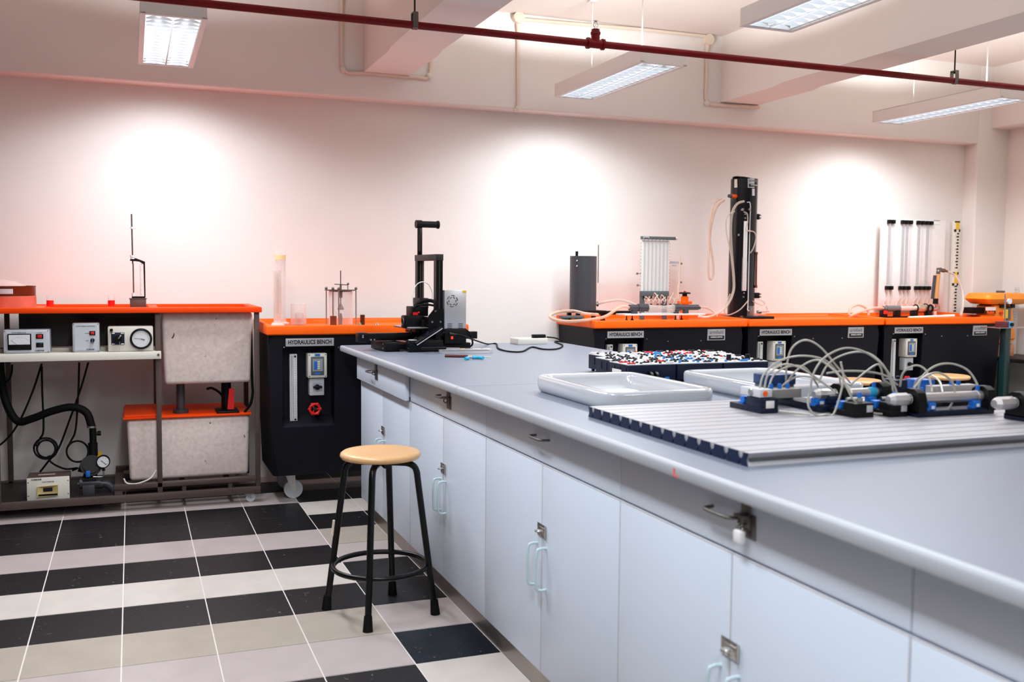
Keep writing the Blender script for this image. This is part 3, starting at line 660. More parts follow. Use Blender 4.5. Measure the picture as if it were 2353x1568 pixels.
b = MB(); b.box(wc-0.046, wc+0.044, yw-0.011, yw-0.002, z0+0.026, z0+0.034); b.build('slot', black_m, bz)
b = MB(); b.text('WATTMETER', (wc, yw-0.0006, z0+0.096), 0.0095); b.text('CUSSONS', (x0+0.045, yw-0.0006, z1-0.009), 0.011, bold=0.0003); b.build('lettering', ink_m, t)
screws(t, x0+0.007, x1-0.007, z0+0.028, z1-0.022, yw, 0.0028)

# ------------------------------------------------------------------ things on the rig's tray
zt = 1.078
def sieve(cx, cy, z, r, h, label, m):
    t = thing('test_sieve', label, 'sieve', (cx, cy, z), 0, 'stacked test sieves')
    b = MB(); b.lathe([(r-0.004, 0.0), (r-0.002, 0.004), (r-0.002, h-0.006), (r, h-0.003), (r, h), (r-0.004, h), (r-0.004, h*0.35), (r-0.006, 0.0)], (cx, cy, z), n=40, cap=False)
    b.build('frame', m, t)
    b = MB(); b.lathe([(0, h*0.35), (r-0.004, h*0.35)], (cx, cy, z), n=40, cap=False); b.build('mesh', dsteel_m, t); return t
sv = sieve(-0.62, 5.80, zt, 0.150, 0.060, 'bottom round pinkish metal sieve of the stack at the left edge of the tray', mat('pinkish_steel', (196, 150, 132), 0.3, 0.5, var=0.1, scale=12))
sv2 = sieve(-0.62, 5.80, zt+0.060, 0.148, 0.052, 'top round bronze sieve of the stack, with a pale name plate', brass_m)
b = MB()
n = 12
for i in range(n):
    a0 = math.radians(-118+i*4); a1 = math.radians(-118+(i+1)*4); R = 0.150
    b.bm.faces.new([b.bm.verts.new((-0.62+R*math.cos(a), 5.80+R*math.sin(a), z)) for a, z in ((a0, zt+0.072), (a1, zt+0.072), (a1, zt+0.098), (a0, zt+0.098))])
b.build('name_plate', silver_label_m, sv2)
b = MB(); b.lathe([(0.14, 0), (0.10, 0.022), (0.05, 0.034), (0, 0.036)], (-0.66, 5.80, zt+0.112), n=32, cap=False); solo(b, 'sieve_lid', clear('pink_clear_lid', (240, 200, 190), 0.4), 'clear domed lid lying on the stacked sieves', 'lid')
for (px, w, lb) in ((115, 0.030, 'small red-based clear jar on the tray, beside the sieve stack'), (256, 0.030, 'small red-based clear jar on the tray, left of the depth gauge')):
    c = at(px, 692, 5.90); t = thing('sample_jar', lb, 'jar', (c.x, 5.90, zt), 0, 'red-based jars on the tray')
    b = MB(); b.cyl((c.x, 5.90, zt), (c.x, 5.90, zt+0.032), w*0.62, n=20); b.build('base', red_m, t)
    b = MB(); b.cyl((c.x, 5.90, zt+0.032), (c.x, 5.90, zt+0.058), w*0.60, n=20); b.build('cup', glass_m, t)
# point gauge
gx, gy = 0.036, 5.86
t = thing('depth_gauge', 'tall thin depth gauge rod with scale on a brown block', 'gauge', (gx, gy, zt))
b = MB(); b.box(gx-0.044, gx+0.040, gy-0.035, gy+0.035, zt-0.006, zt+0.040, 0.002); b.box(gx-0.048, gx+0.044, gy-0.037, gy+0.037, zt+0.040, zt+0.045); b.build('block', brown_m, t)
b = MB(); b.cyl((gx-0.024, gy, zt+0.045), (gx-0.024, gy, zt+0.235), 0.004, n=10); b.cyl((gx-0.026, gy, zt+0.235), (gx-0.028, gy, 1.588), 0.0042, n=10); b.build('rod', copper_m if False else dsteel_m, t)
b = MB()
for z_, r_ in ((1.512, 0.010), (1.356, 0.014), (1.345, 0.012)): b.cyl((gx-0.026, gy, z_-0.005), (gx-0.026, gy, z_+0.005), r_, n=14)
b.cyl((gx-0.026, gy-0.004, 1.512), (gx-0.006, gy-0.004, 1.510), 0.003, n=8); b.cyl((gx-0.024, gy, zt+0.05), (gx-0.024, gy, zt+0.075), 0.010, n=12); b.build('collar', white_m, t)
b = MB(); b.prism([(gx-0.040, 1.338), (gx-0.010, 1.345), (gx+0.038, 1.326), (gx+0.038, zt+0.05), (gx+0.031, zt+0.05), (gx+0.029, 1.312), (gx+0.008, 1.326), (gx-0.040, 1.330)], 'y', gy-0.008, gy+0.008)
b.box(gx-0.034, gx+0.036, gy-0.012, gy+0.012, zt+0.045, zt+0.055); b.build('bracket', black_m, t)
b = MB(); b.box(gx+0.004, gx+0.024, gy-0.004, gy-0.001, zt+0.056, 1.315); sc = b.build('scale', white_m, t)
b = MB()
for k in range(24): b.box(gx+0.009, gx+0.014 if k % 4 else gx+0.018, gy-0.0048, gy-0.004, zt+0.066+k*0.0068, zt+0.0672+k*0.0068)
b.build('scale_marks', grey_ink_m, sc)

# ================================================================== navy hydraulics benches
BW, BD, BZ = 1.14, 0.60, 0.985
def make_hb(loc, label):
    X, Y, _ = loc
    t = thing('hydraulics_bench', label, 'workbench', loc, 0, 'navy hydraulics benches')
    # orange tray top with a raised rim and a big basin
    b = MB(); wl = 0.045
    o = [(0, 0), (BW, 0), (BW, BD), (0, BD)]; z0, z1, zf = 0.934, BZ, 0.972
    def ring(i, z): return [b.bm.verts.new((X+(i if p[0] == 0 else BW-i), Y+(i if p[1] == 0 else BD-i), z+(0.014 if p[1] and z > 0.976 else 0))) for p in o]
    R = [ring(0.008, z0), ring(0.0, z0+0.006), ring(0.0, z1-0.006), ring(0.006, z1), ring(0.028, z1), ring(0.036, zf+0.003), ring(0.042, zf)]
    for a, c in zip(R, R[1:]):
        for k in range(4): b.bm.faces.new((a[k], a[(k+1) % 4], c[(k+1) % 4], c[k]))
    b.bm.faces.new(R[0][::-1]); b.bm.faces.new(R[-1])
    b.build('tray_top', orange_m, t, 50)
    # moulded body with a front niche
    b = MB(); zb, zt_ = 0.155, 0.934
    def fy(z): return Y+0.028+0.035*(1-(z-zb)/(zt_-zb))
    def sx(z): return 0.012+0.028*(1-(z-zb)/(zt_-zb))
    V = lambda x, y, z: b.bm.verts.new((x, y, z))
    n0, n1, m0, m1 = X+0.088, X+0.372, 0.425, 0.868
    xs = [None, n0, n1, None]; zs = [zb, m0, m1, zt_]
    G = {}
    for j, z in enumerate(zs):
        for i in range(4):
            x = xs[i] if xs[i] is not None else (X+sx(z) if i == 0 else X+BW-sx(z)); G[i, j] = V(x, fy(z), z)
    for j in range(3):
        for i in range(3):
            if (i, j) != (1, 1): b.bm.faces.new((G[i, j], G[i+1, j], G[i+1, j+1], G[i, j+1]))
    dn = 0.075
    Bk = {}
    for i, x in ((1, n0+0.006), (2, n1-0.006)):
        for j, z in ((1, m0+0.055), (2, m1-0.006)): Bk[i, j] = V(x, Y+0.04+dn, z)
    b.bm.faces.new((Bk[1, 1], Bk[2, 1], Bk[2, 2], Bk[1, 2]))
    for (p, q) in (((1, 1), (2, 1)), ((2, 1), (2, 2)), ((2, 2), (1, 2)), ((1, 2), (1, 1))): b.bm.faces.new((G[p], G[q], Bk[q], Bk[p]))
    # back and sides
    K = {}
    for j, z in enumerate(zs):
        for i, x in ((0, X+sx(z)), (3, X+BW-sx(z))): K[i, j] = V(x, Y+BD-0.01-0.02*(1-(z-zb)/(zt_-zb)), z)
    for j in range(3):
        b.bm.faces.new((K[0, j], K[3, j], K[3, j+1], K[0, j+1]))
        for i in (0, 3): b.bm.faces.new((G[i, j], K[i, j], K[i, j+1], G[i, j+1]))
    b.bm.faces.new((G[0, 0], G[1, 0], G[2, 0], G[3, 0], K[3, 0], K[0, 0])); b.bm.faces.new((G[0, 3], G[1, 3], G[2, 3], G[3, 3], K[3, 3], K[0, 3]))
    # vertical corners are rounded
    ce = [e for e in b.bm.edges if {e.verts[0], e.verts[1]} in [{G[i, j], G[i, j+1]} for i in (0, 3) for j in range(3)]]
    bmesh.ops.bevel(b.bm, geom=ce, offset=0.03, segments=4, profile=0.5, affect='EDGES')
    b.build('body', navy_m, t, 30)
    # name sign
    ys = fy(0.90)-0.002
    b = MB(); b.box(X+0.104, X+0.366, ys-0.003, ys+0.008, 0.872, 0.915, 0.001); sg = b.build('name_sign', silver_label_m, t)
    b = MB(); b.text('HYDRAULICS BENCH', (X+0.235, ys-0.0036, 0.8935), 0.0315, bold=0.0009, sx=0.79); b.build('lettering', ink_m, sg)
    b = MB(); b.box(X+0.848, X+0.984, ys-0.003, ys+0.008, 0.846, 0.921, 0.001); sg = b.build('maker_sign', silver_label_m, t)
    b = MB(); b.text('armfield', (X+0.916, ys-0.0036, 0.899), 0.036, bold=0.0002, sx=0.92); b.build('lettering', grey_ink_m, sg)
    b = MB(); b.box(X+0.856, X+0.976, ys-0.004, ys, 0.851, 0.877); bb = b.build('black_band', ink_m, sg)
    b = MB(); b.text('ARMFIELD LIMITED', (X+0.916, ys-0.0045, 0.867), 0.011, bold=0.0004); b.build('lettering', paper_m, bb)
    for px_, pz_ in ((0.096, 0.868), (0.392, 0.862), (0.55, 0.845), (0.80, 0.845)):
        b = MB(); b.cyl((X+px_, fy(pz_)+0.002, pz_), (X+px_, fy(pz_)-0.003, pz_), 0.004, n=8); b.build('rivet', steel_m, t)
    # in the niche: scale, breaker box, switch, handwheel
    yb = Y+0.04+dn
    b = MB(); b.box(X+0.134, X+0.174, yb-0.030, yb, 0.448, 0.826, 0.002); sc = b.build('level_scale', white_m, t)
    b = MB(); b.cyl((X+0.147, yb-0.033, 0.458), (X+0.147, yb-0.033, 0.816), 0.006, n=12); b.build('sight_tube', ltgrey_m, sc)
    b = MB()
    for k in range(26): b.box(X+0.162, X+0.168, yb-0.0308, yb-0.03, 0.475+0.33*(k/25)**0.92, 0.4762+0.33*(k/25)**0.92)
    b.build('scale_marks', ink_m, sc)
    for z in (0.462, 0.812): b = MB(); b.cyl((X+0.163, yb-0.03, z), (X+0.163, yb-0.032, z), 0.006, n=12); b.build('scale_screw', ink_m, sc)
    bx = X+0.278
    b = MB(); b.box(bx-0.052, bx+0.052, yb-0.075, yb, 0.695, 0.830, 0.004); br = b.build('breaker_box', cream_m, t)
    b = MB(); b.box(bx-0.036, bx+0.036, yb-0.079, yb-0.074, 0.710, 0.812, 0.003); b.build('window_frame', greygreen_m, br)
    b = MB(); b.box(bx-0.028, bx+0.028, yb-0.0805, yb-0.078, 0.732, 0.800); b.build('window', mat('smoky_window', (150, 156, 158), 0.2), br)
    b = MB(); b.box(bx-0.020, bx-0.004, yb-0.083, yb-0.080, 0.742, 0.786); b.box(bx-0.014, bx+0.014, yb-0.078, yb-0.074, 0.816, 0.827); b.box(bx-0.016, bx+0.014, yb-0.081, yb-0.078, 0.714, 0.724); b.build('breaker_lever', blue_m, br)
    b = MB()
    for zz in (0.748, 0.760, 0.772, 0.784): b.box(bx+0.000, bx+0.012, yb-0.0822, yb-0.080, zz-0.004, zz+0.003)
    b.build('breaker_face', white_m, br)
    b = MB()
    for ax in (-0.044, 0.044):
        for zz in (0.703, 0.822): b.cyl((bx+ax, yb-0.075, zz), (bx+ax, yb-0.0765, zz), 0.0032, n=10)
    b.build('screw', dsteel_m, br)
    b = MB(); b.box(bx-0.040, bx+0.040, yb-0.055, yb, 0.595, 0.690, 0.003); sw = b.build('isolator_switch', ltgrey_m, t)
    b = MB(); b.box(bx-0.022, bx+0.022, yb-0.057, yb-0.054, 0.620, 0.664); b.build('switch_plate', silver_label_m, sw)
    b = MB(); b.cyl((bx, yb-0.056, 0.642), (bx, yb-0.070, 0.642), 0.015, n=16); b.box(bx-0.024, bx+0.026, yb-0.080, yb-0.066, 0.636, 0.650, 0.004); b.build('switch_knob', black_m, sw)
    wx = X+0.265; wc = Vector((wx, yb-0.055, 0.52))
    b = MB(); b.torus(wc, (0, 1, 0), 0.027, 0.0075, 28, 8)
    for k in range(6):
        a = PI/3*k; b.sphere(wc+Vector((0.031*math.cos(a), 0, 0.031*math.sin(a))), 0.008, 10)
    for k in range(3):
        a = PI/3*2*k; b.tube([wc, wc+Vector((0.027*math.cos(a), 0, 0.027*math.sin(a)))], 0.004, 6, smooth=False)
    hw = b.build('handwheel', red_m, t)
    b = MB(); b.cyl(wc+Vector((0, 0.055, 0)), wc-Vector((0, 0.004, 0)), 0.010, n=14); b.build('spindle', dbrown_m, hw)
    b = MB(); sl = 0.055/0.10
    b.hexa([(X+0.232, fy(0.43)+0.022, 0.4405), (X+0.306, fy(0.43)+0.022, 0.4405), (X+0.306, fy(0.43)+0.056, 0.4650), (X+0.232, fy(0.43)+0.056, 0.4650)], [(X+0.232, fy(0.43)+0.022, 0.4430), (X+0.306, fy(0.43)+0.022, 0.4430), (X+0.306, fy(0.43)+0.056, 0.4675), (X+0.232, fy(0.43)+0.056, 0.4675)])
    b.build('ledge_label', pinklabel_m, t)
    for cx in (0.165, BW-0.165):
        for cy in (0.20, BD-0.13): caster(t, X+cx, Y+cy, 0.052, 0.034, 0.158, -0.02)
    return t
LX, LY = 0.672, 5.372
hb = make_hb((LX, LY, 0), 'navy hydraulics bench with orange top, alone beside the brown steel-framed rig')
hbR = [dup(hb, (2.730, 5.60, 0), label='navy hydraulics bench carrying the dark grey cylinder, left end of the row of three'),
       dup(hb, (3.888, 5.60, 0), label='navy hydraulics bench carrying the tall black column, middle of the row of three'),
       dup(hb, (5.048, 5.60, 0), label='navy hydraulics bench carrying the white tube board, right end of the row')]
TF = 0.973      # tray floor height

# ------------------------------------------------------------------ on the single bench
def L(px, py, Y=5.66): return at(px, py, Y)
def measuring_cylinder(px, r, ztop, Y, label, band=None):
    c = L(px, 740, Y); x = c.x
    t = thing('measuring_cylinder', label, 'glass cylinder', (x, Y, TF), 0, 'tall measuring cylinders')
    b = MB(); b.lathe([(r*1.7, 0), (r*1.7, 0.006), (r*1.1, 0.016), (r*0.98, 0.03)], (x, Y, TF), n=28); b.build('foot', frost_m, t)
    b = MB(); b.lathe([(r, 0.03), (r, ztop-TF), (r-0.003, ztop-TF), (r-0.003, 0.034)], (x, Y, TF), n=28, cap=False); b.build('glass_tube', frost_m if band is None else glass_m, t)
    b = MB()
    for k in range(18): b.box(x-0.006, x+0.004, Y-r-0.0006, Y-r+0.001, TF+0.08+k*0.012*(ztop-TF)/0.3, TF+0.081+k*0.012*(ztop-TF)/0.3)
    b.build('graduations', silver_label_m, t)
    if band:
        b = MB(); b.cyl((x, Y, band[0]), (x, Y, band[1]), r+0.0006, n=28); b.build('tape_band', mat('yellowish_tape', (244, 214, 160), 0.6), t)
measuring_cylinder(645, 0.031, at(645, 574, 5.80).z, 5.80, 'tallest clear glass cylinder with a yellowish tape band near its top', (at(645, 598, 5.80).z, at(645, 586, 5.80).z))
measuring_cylinder(638, 0.022, at(638, 622, 5.64).z, 5.64, 'narrow hazy measuring cylinder standing in front of the taller taped one')
def beaker(px, w, ztop, Y, label):
    c = L(px, 743, Y); r = w/2
    b = MB(); b.lathe([(0, 0), (r*0.92, 0), (r, 0.008), (r, ztop-TF-0.004), (r*1.06, ztop-TF), (r*1.02, ztop-TF), (r*0.96, ztop-TF-0.006), (r*0.96, 0.010), (0, 0.006)], (c.x, Y, TF), n=32, cap=False)
    solo(b, 'beaker', glass_m, label, 'beaker', 'glass beakers')
beaker(686, 0.088, at(686, 698, 5.70).z, 5.70, 'larger clear glass beaker beside the tall cylinders')
beaker(688, 0.050, at(688, 719, 5.68).z, 5.70, 'small clear beaker standing inside the larger beaker')
# weir / flow metre apparatus
Y = 5.72; cx = L(783, 742, Y).x
zd = at(783, 667, Y).z; u_ = 0.0025
t = thing('cone_apparatus', 'round steel-lidded glass vessel with a hanging grey cone inside', 'apparatus', (cx, Y, TF))
b = MB(); b.cyl((cx, Y, zd-0.003), (cx, Y, zd+0.003), 37*u_, n=40); b.cyl((cx, Y, zd-0.009), (cx, Y, zd-0.003), 26*u_, n=40); b.build('lid_plate', dsteel_m, t)
for dx, dy in ((-0.055, -0.05), (-0.028, -0.085), (0.086, -0.02), (-0.075, 0.05)):
    b = MB(); b.cyl((cx+dx, Y+dy, TF), (cx+dx, Y+dy, zd+0.004), 0.0038, n=10); l_ = b.build('leg', steel_m, t)
    b = MB(); b.sphere((cx+dx, Y+dy, zd+0.010), 0.009, 12); b.build('nut', dsteel_m, l_)
b = MB(); b.lathe([(0.070, 0.0), (0.070, zd-TF-0.005), (0.067, zd-TF-0.005), (0.067, 0.0)], (cx, Y, TF), n=40, cap=False); b.build('glass_vessel', glass_m, t)
b = MB(); b.cyl((cx, Y, at(783, 702, Y).z), (cx, Y, at(783, 622, Y).z), 0.0032, n=10); b.cyl((cx, Y, zd-0.045), (cx, Y, zd), 0.011, n=16); b.cyl((cx, Y, zd+0.004), (cx, Y, zd+0.03), 0.006, n=10)
b.prism([(cx-0.036, zd+0.032), (cx+0.04, zd+0.028), (cx+0.04, zd+0.033), (cx-0.036, zd+0.037)], 'y', Y-0.004, Y+0.004); b.cyl((cx+0.042, Y, zd+0.004), (cx+0.042, Y, zd+0.038), 0.0025, n=8); b.sphere((cx+0.044, Y, zd+0.037), 0.007, 10); b.build('spindle', dsteel_m, t)
zc = at(783, 712, Y).z; b = MB(); b.lathe([(0.0185, 0), (0.0185, 0.006), (0.011, 0.024), (0.004, 0.034), (0.003, 0.045)], (cx, Y, zc), n=28); b.build('cone', dsteel_m, t)
b = MB(); b.lathe([(0.009, 0), (0.0085, 0.02), (0.0105, 0.035), (0.006, 0.060), (0.003, 0.066)], (cx, Y, TF), n=20); b.build('jet_nozzle', greygreen_m, t)
c = L(766, 745, 5.56); b = MB(); b.cyl((c.x, 5.56, TF), (c.x, 5.56, TF+0.056), 0.0185, n=28); solo(b, 'weight', copper_m, 'rusty brass cylinder weight in front of the glass vessel', 'weight', 'brass cylinder weights')
c = L(833, 745, 5.56); b = MB(); b.cyl((c.x, 5.56, TF), (c.x, 5.56, TF+0.062), 0.0135, n=28); solo(b, 'weight', brass_m, 'taller dark brass cylinder weight right of the glass vessel', 'weight', 'brass cylinder weights')
c = L(826, 745, 5.53); b = MB(); b.lathe([(0.013, 0), (0.013, 0.003), (0.004, 0.018), (0.002, 0.022)], (c.x, 5.52, TF), n=24); solo(b, 'nozzle_cone', dsteel_m, 'small grey cone beside the dark brass weight', 'cone', 'small metal cones')
c = L(865, 744, 5.56); b = MB(); b.lathe([(0.017, 0), (0.016, 0.004), (0.006, 0.013), (0.004, 0.017)], (c.x, 5.55, TF), n=24); solo(b, 'nozzle_cone', dsteel_m, 'flat grey cone lying nearest the printer on the orange tray', 'cone', 'small metal cones')

# ================================================================== the island
WT, WB = 0.880, 0.850
b = MB(); b.box(1.064, 2.335, 3.251, 5.285, WB, WT-0.0004); wf_ = b.build('worktop', top_m); tag(wf_, 'pale grey laminate worktop under the printer, far half of the island', 'worktop', 'island worktops')
b = MB(); b.box(1.064, 2.335, -0.45, 3.248, WB, WT-0.0004); wt_ = b.build('worktop', top_m); tag(wt_, 'pale grey laminate worktop under the slotted plate, near half of the island', 'worktop', 'island worktops')
def band(y0, y1, par):
    b = MB(); pts = [(1.0645, WB), (1.054, WB), (1.052, WB+0.003), (1.052, WT-0.010), (1.053, WT-0.005), (1.056, WT-0.0015), (1.061, WT), (1.0645, WT)]
    b.prism(pts, 'y', y0, y1); b.build('edge_band', band_m, par)
band(3.251, 5.30, wf_); band(-0.45, 3.248, wt_)
b = MB(); b.box(1.0645, 2.335, 5.2845, 5.30, WB, WT, 0.003); b.build('edge_band', band_m, wf_)
b = MB(); b.box(1.0512, 1.0525, 1.766, 1.774, 0.853, 0.870); b.box(1.0512, 1.0525, 1.752, 1.766, 0.852, 0.857); b.build('red_mark', mat('red_smear', (226, 110, 104), 0.6), wt_)
XD = 1.106
def hasp(root, x, y, z, sz=0.034, lock=False, m=steel_m, turn=False):
    b = MB(); b.box(x-0.003, x, y-sz*0.95, y-0.001, z-sz*0.55, z+sz*0.55, 0.0008); b.box(x-0.003, x, y+0.002, y+sz*0.85, z-sz*0.55, z+sz*0.55, 0.0008)
    b.box(x-0.006, x-0.003, y-sz*0.8, y+sz*0.45, z-sz*0.22, z+sz*0.30, 0.0008); b.cyl((x-0.004, y-sz*0.9, z-sz*0.5), (x-0.004, y-sz*0.9, z+sz*0.5), 0.003, n=8)
    b.torus((x-0.012, y-sz*0.05, z), (0, 0, 1), 0.008, 0.0022, 16, 6); b.box(x-0.022, x-0.004, y-sz*0.18, y+sz*0.1, z-0.004, z+0.002, 0.001)
    return b.build('hasp', m, root)
def vhasp(root, x, y, z, m=dsteel_m):
    # drawer hasp: upright strap fixed under the worktop and folded over the drawer front
    b = MB(); b.box(x-0.003, x, y-0.028, y+0.022, z-0.036, z+0.012, 0.0008); b.box(x-0.007, x-0.003, y-0.014, y+0.014, z-0.020, z+0.050, 0.0008); b.torus((x-0.014, y, z-0.004), (0, 1, 0), 0.008, 0.0024, 16, 6); b.box(x-0.024, x-0.004, y-0.014, y+0.014, z+0.006, z+0.011, 0.001)
    return b.build('hasp', m, root)
def dhandle_v(root, x, y, z0, z1):
    b = MB(); b.tube([(x, y, z0), (x-0.018, y, z0), (x-0.030, y, z0+0.014), (x-0.030, y, z1-0.014), (x-0.018, y, z1), (x, y, z1)], 0.0042, 10, 6); return b.build('handle', teal_m, root)
def dhandle_h(root, x, y, z, w=0.10):
    b = MB(); b.tube([(x, y-w/2, z), (x-0.020, y-w/2+0.004, z), (x-0.028, y-w/2+0.020, z), (x-0.028, y+w/2-0.020, z), (x-0.020, y+w/2-0.004, z), (x, y+w/2, z)], 0.0038, 10, 6); return b.build('handle', dsteel_m, root)
mods = [(4.054, 5.02), (3.086, 4.054), (2.1105, 3.086), (1.151, 2.1105), (0.18, 1.151)]
mlab = ['pale grey base cabinet at the far end of the island, its drawer slightly open',
        'pale grey base cabinet beside the stool, second from the far end of the island',
        'pale grey base cabinet whose drawer has a handle but no hasp',
        'pale grey base cabinet with a white padlock hanging from its drawer hasp',
        'pale grey base cabinet cut off by the right edge of the view']
for i, (ya, yb) in enumerate(mods):
    t = thing('base_cabinet', mlab[i], 'cabinet', (XD+0.3, (ya+yb)/2, 0), 0, 'island base cabinets'); ym = (ya+yb)/2
    b = MB(); b.box(XD+0.020, 2.29, ya, yb, 0.105, WB-0.0005); b.build('body', lam_m, t)
    b = MB(); b.box(XD+0.040, 2.26, ya, yb, 0.0, 0.105); b.build('plinth', plinth_m, t)
    for s, (p, q) in enumerate(((ya+0.0015, ym-0.001), (ym+0.001, yb-0.0015))):
        b = MB(); b.box(XD, XD+0.018, p, q, 0.103, 0.7225, 0.001); d = b.build('door', lam_m, t)
        b = MB(); b.box(XD-0.0004, XD+0.0006, p, q, 0.7210, 0.7227); b.box(XD-0.0004, XD+0.0006, p, p+0.0014, 0.103, 0.7227); b.build('edge_strip', edge_m, d)
        dhandle_v(d, XD, ym+(0.032 if s else -0.032), 0.360, 0.482)
        if s == 0: hasp(d, XD, ym, 0.528)
    pull = 0.022 if i == 0 else 0.0
    b = MB(); b.box(XD-pull, XD+0.018-pull, ya+0.002, yb-0.002, 0.7285, 0.847, 0.001)
    if pull: b.box(XD+0.01-pull, XD+0.02, ya+0.01, ya+0.025, 0.745, 0.835)
    dr = b.build('drawer', lam_m, t)
    hy = ym+(0.02 if i != 2 else 0.03)
    if i == 0: dhandle_h(dr, XD-pull, 4.66, 0.797, 0.09); vhasp(dr, XD-pull, 4.58, 0.802)
    elif i == 1: dhandle_h(dr, XD, 3.56, 0.806, 0.09); vhasp(dr, XD, 3.50, 0.802)
    elif i == 2: dhandle_h(dr, XD, 2.60, 0.800, 0.10)
    elif i == 3:
        dhandle_h(dr, XD, 1.655, 0.800, 0.10); h = vhasp(dr, XD, 1.582, 0.802)
    else: dhandle_h(dr, XD, 0.66, 0.800)
    if i == 3:
        pk = thing('padlock', 'small white padlock hanging from the nearest drawer hasp', 'padlock', (XD-0.020, 1.582, 0.757))
        b = MB(); b.box(XD-0.026, XD-0.012, 1.582-0.012, 1.582+0.012, 0.757, 0.782, 0.003); b.build('lock_body', white_m, pk)
        b = MB(); b.tube([(XD-0.019, 1.574, 0.780), (XD-0.019, 1.574, 0.793), (XD-0.019, 1.582, 0.800), (XD-0.019, 1.590, 0.793), (XD-0.019, 1.590, 0.780)], 0.002, 8); b.build('shackle', chrome_m, pk)

# ------------------------------------------------------------------ stools
def make_stool(c, label, rot=0.0):
    t = thing('lab_stool', label, 'stool', (c[0], c[1], 0), 0, 'wooden-topped stools'); x, y = c
    b = MB(); R = 0.150; prof = [(0, 0.583), (R*0.80, 0.583), (R*0.96, 0.588), (R, 0.597), (R*0.985, 0.606), (R*0.93, 0.612), (R*0.80, 0.612), (R*0.4, 0.606), (0, 0.605)]
    b.lathe(prof, (x, y, 0), n=56, cap=False); b.build('seat', wood_m, t, 60)
    for k, (fx, fy_) in enumerate(((-0.185, 0.100), (-0.091, -0.185), (0.091, 0.179), (0.186, -0.094))):
        d = Vector((fx, fy_, 0)); ra = d.length; d.normalize()
        P = lambda r, z: Vector((x, y, 0)) + d*r + Vector((0, 0, z))
        b = MB(); b.tube([P(0.02, 0.570), P(0.08, 0.570), P(0.105, 0.568), P(0.128, 0.556), P(0.138, 0.53), P(0.143, 0.49), P(ra-0.004, 0.03)], 0.0122, 14, 6)
        l = b.build('leg', blackmetal_m, t)
        b = MB(); b.cyl(P(ra-0.0045, 0.055), P(ra, 0.0), 0.0145, 0.0185, n=16); b.build('rubber_foot', rubber_m, l)
        if k == 0:
            b = MB(); q = P(0.168, 0.345); q2 = P(0.175, 0.285); b.cyl(q-d*0.0-Vector((0.0125, 0.004, 0)), q2-Vector((0.0125, 0.004, 0)), 0.005, n=8); b.build('sticker', conduit_m, l)
    b = MB(); b.torus((x, y, 0.180), (0, 0, 1), 0.176, 0.0095, 48, 10); b.build('foot_ring', blackmetal_m, t)
    b = MB(); b.box(x-0.11, x+0.11, y-0.012, y+0.012, 0.566, 0.583); b.box(x-0.012, x+0.012, y-0.11, y+0.11, 0.566, 0.583); b.build('seat_bracket', blackmetal_m, t)
    return t
st = make_stool((0.856, 3.553), 'round wooden stool with black tube legs standing by the cabinets on the tiles')
dup(st, (4.40, 5.12, 0), 0.4, 'wooden stool whose seat shows just behind the right sink and air tubes')
dup(st, (5.21, 5.18, 0), 0.9, 'wooden stool before the rightmost navy bench, seat above the large air cylinder')

# ------------------------------------------------------------------ sinks
def sink(x0, x1, y0, y1, label):
    t = thing('ceramic_sink', label, 'sink', ((x0+x1)/2, (y0+y1)/2, WT), 0, 'white ceramic sinks')
    def rr(i, z, r):
        pts = []; X0, X1, Y0, Y1 = x0+i, x1-i, y0+i, y1-i
        for cx, cy, a in ((X1-r, Y1-r, 0), (X0+r, Y1-r, 90), (X0+r, Y0+r, 180), (X1-r, Y0+r, 270)):
            for k in range(7): q = math.radians(a+90*k/6); pts.append((cx+r*math.cos(q), cy+r*math.sin(q), z))
        return pts
    b = MB(); h = 0.056
    prof = [(0.012, 0, 0.045), (0.004, 0.010, 0.05), (0.0, 0.024, 0.055), (0.0, h-0.010, 0.055), (0.003, h-0.003, 0.053), (0.010, h, 0.047), (0.022, h, 0.04), (0.030, h-0.004, 0.035), (0.034, h-0.014, 0.035), (0.042, 0.016, 0.035), (0.055, 0.007, 0.03)]
    rings = [[b.bm.verts.new(p) for p in rr(i, WT+z, r)] for i, z, r in prof]
    for a, c in zip(rings, rings[1:]):
        n = len(a)
        for k in range(n): b.bm.faces.new((a[k], a[(k+1) % n], c[(k+1) % n], c[k]))
    b.bm.faces.new(rings[0][::-1]); b.bm.faces.new(rings[-1]); b.build('basin', ceramic_m, t, 60)
    b = MB(); b.lathe([(0.022, 0), (0.022, 0.002), (0.016, 0.002), (0.014, 0.0005)], ((x0+x1)/2, (y0+y1)/2, WT+0.007), n=20); b.build('drain', chrome_m, t)
sink(1.262, 1.640, 2.505, 3.060, 'white ceramic sink nearer the cabinet side, at the corner of the slotted plate')
sink(1.825, 2.205, 2.505, 3.060, 'white ceramic sink in front of the dark blue boxes, behind the air tubes')

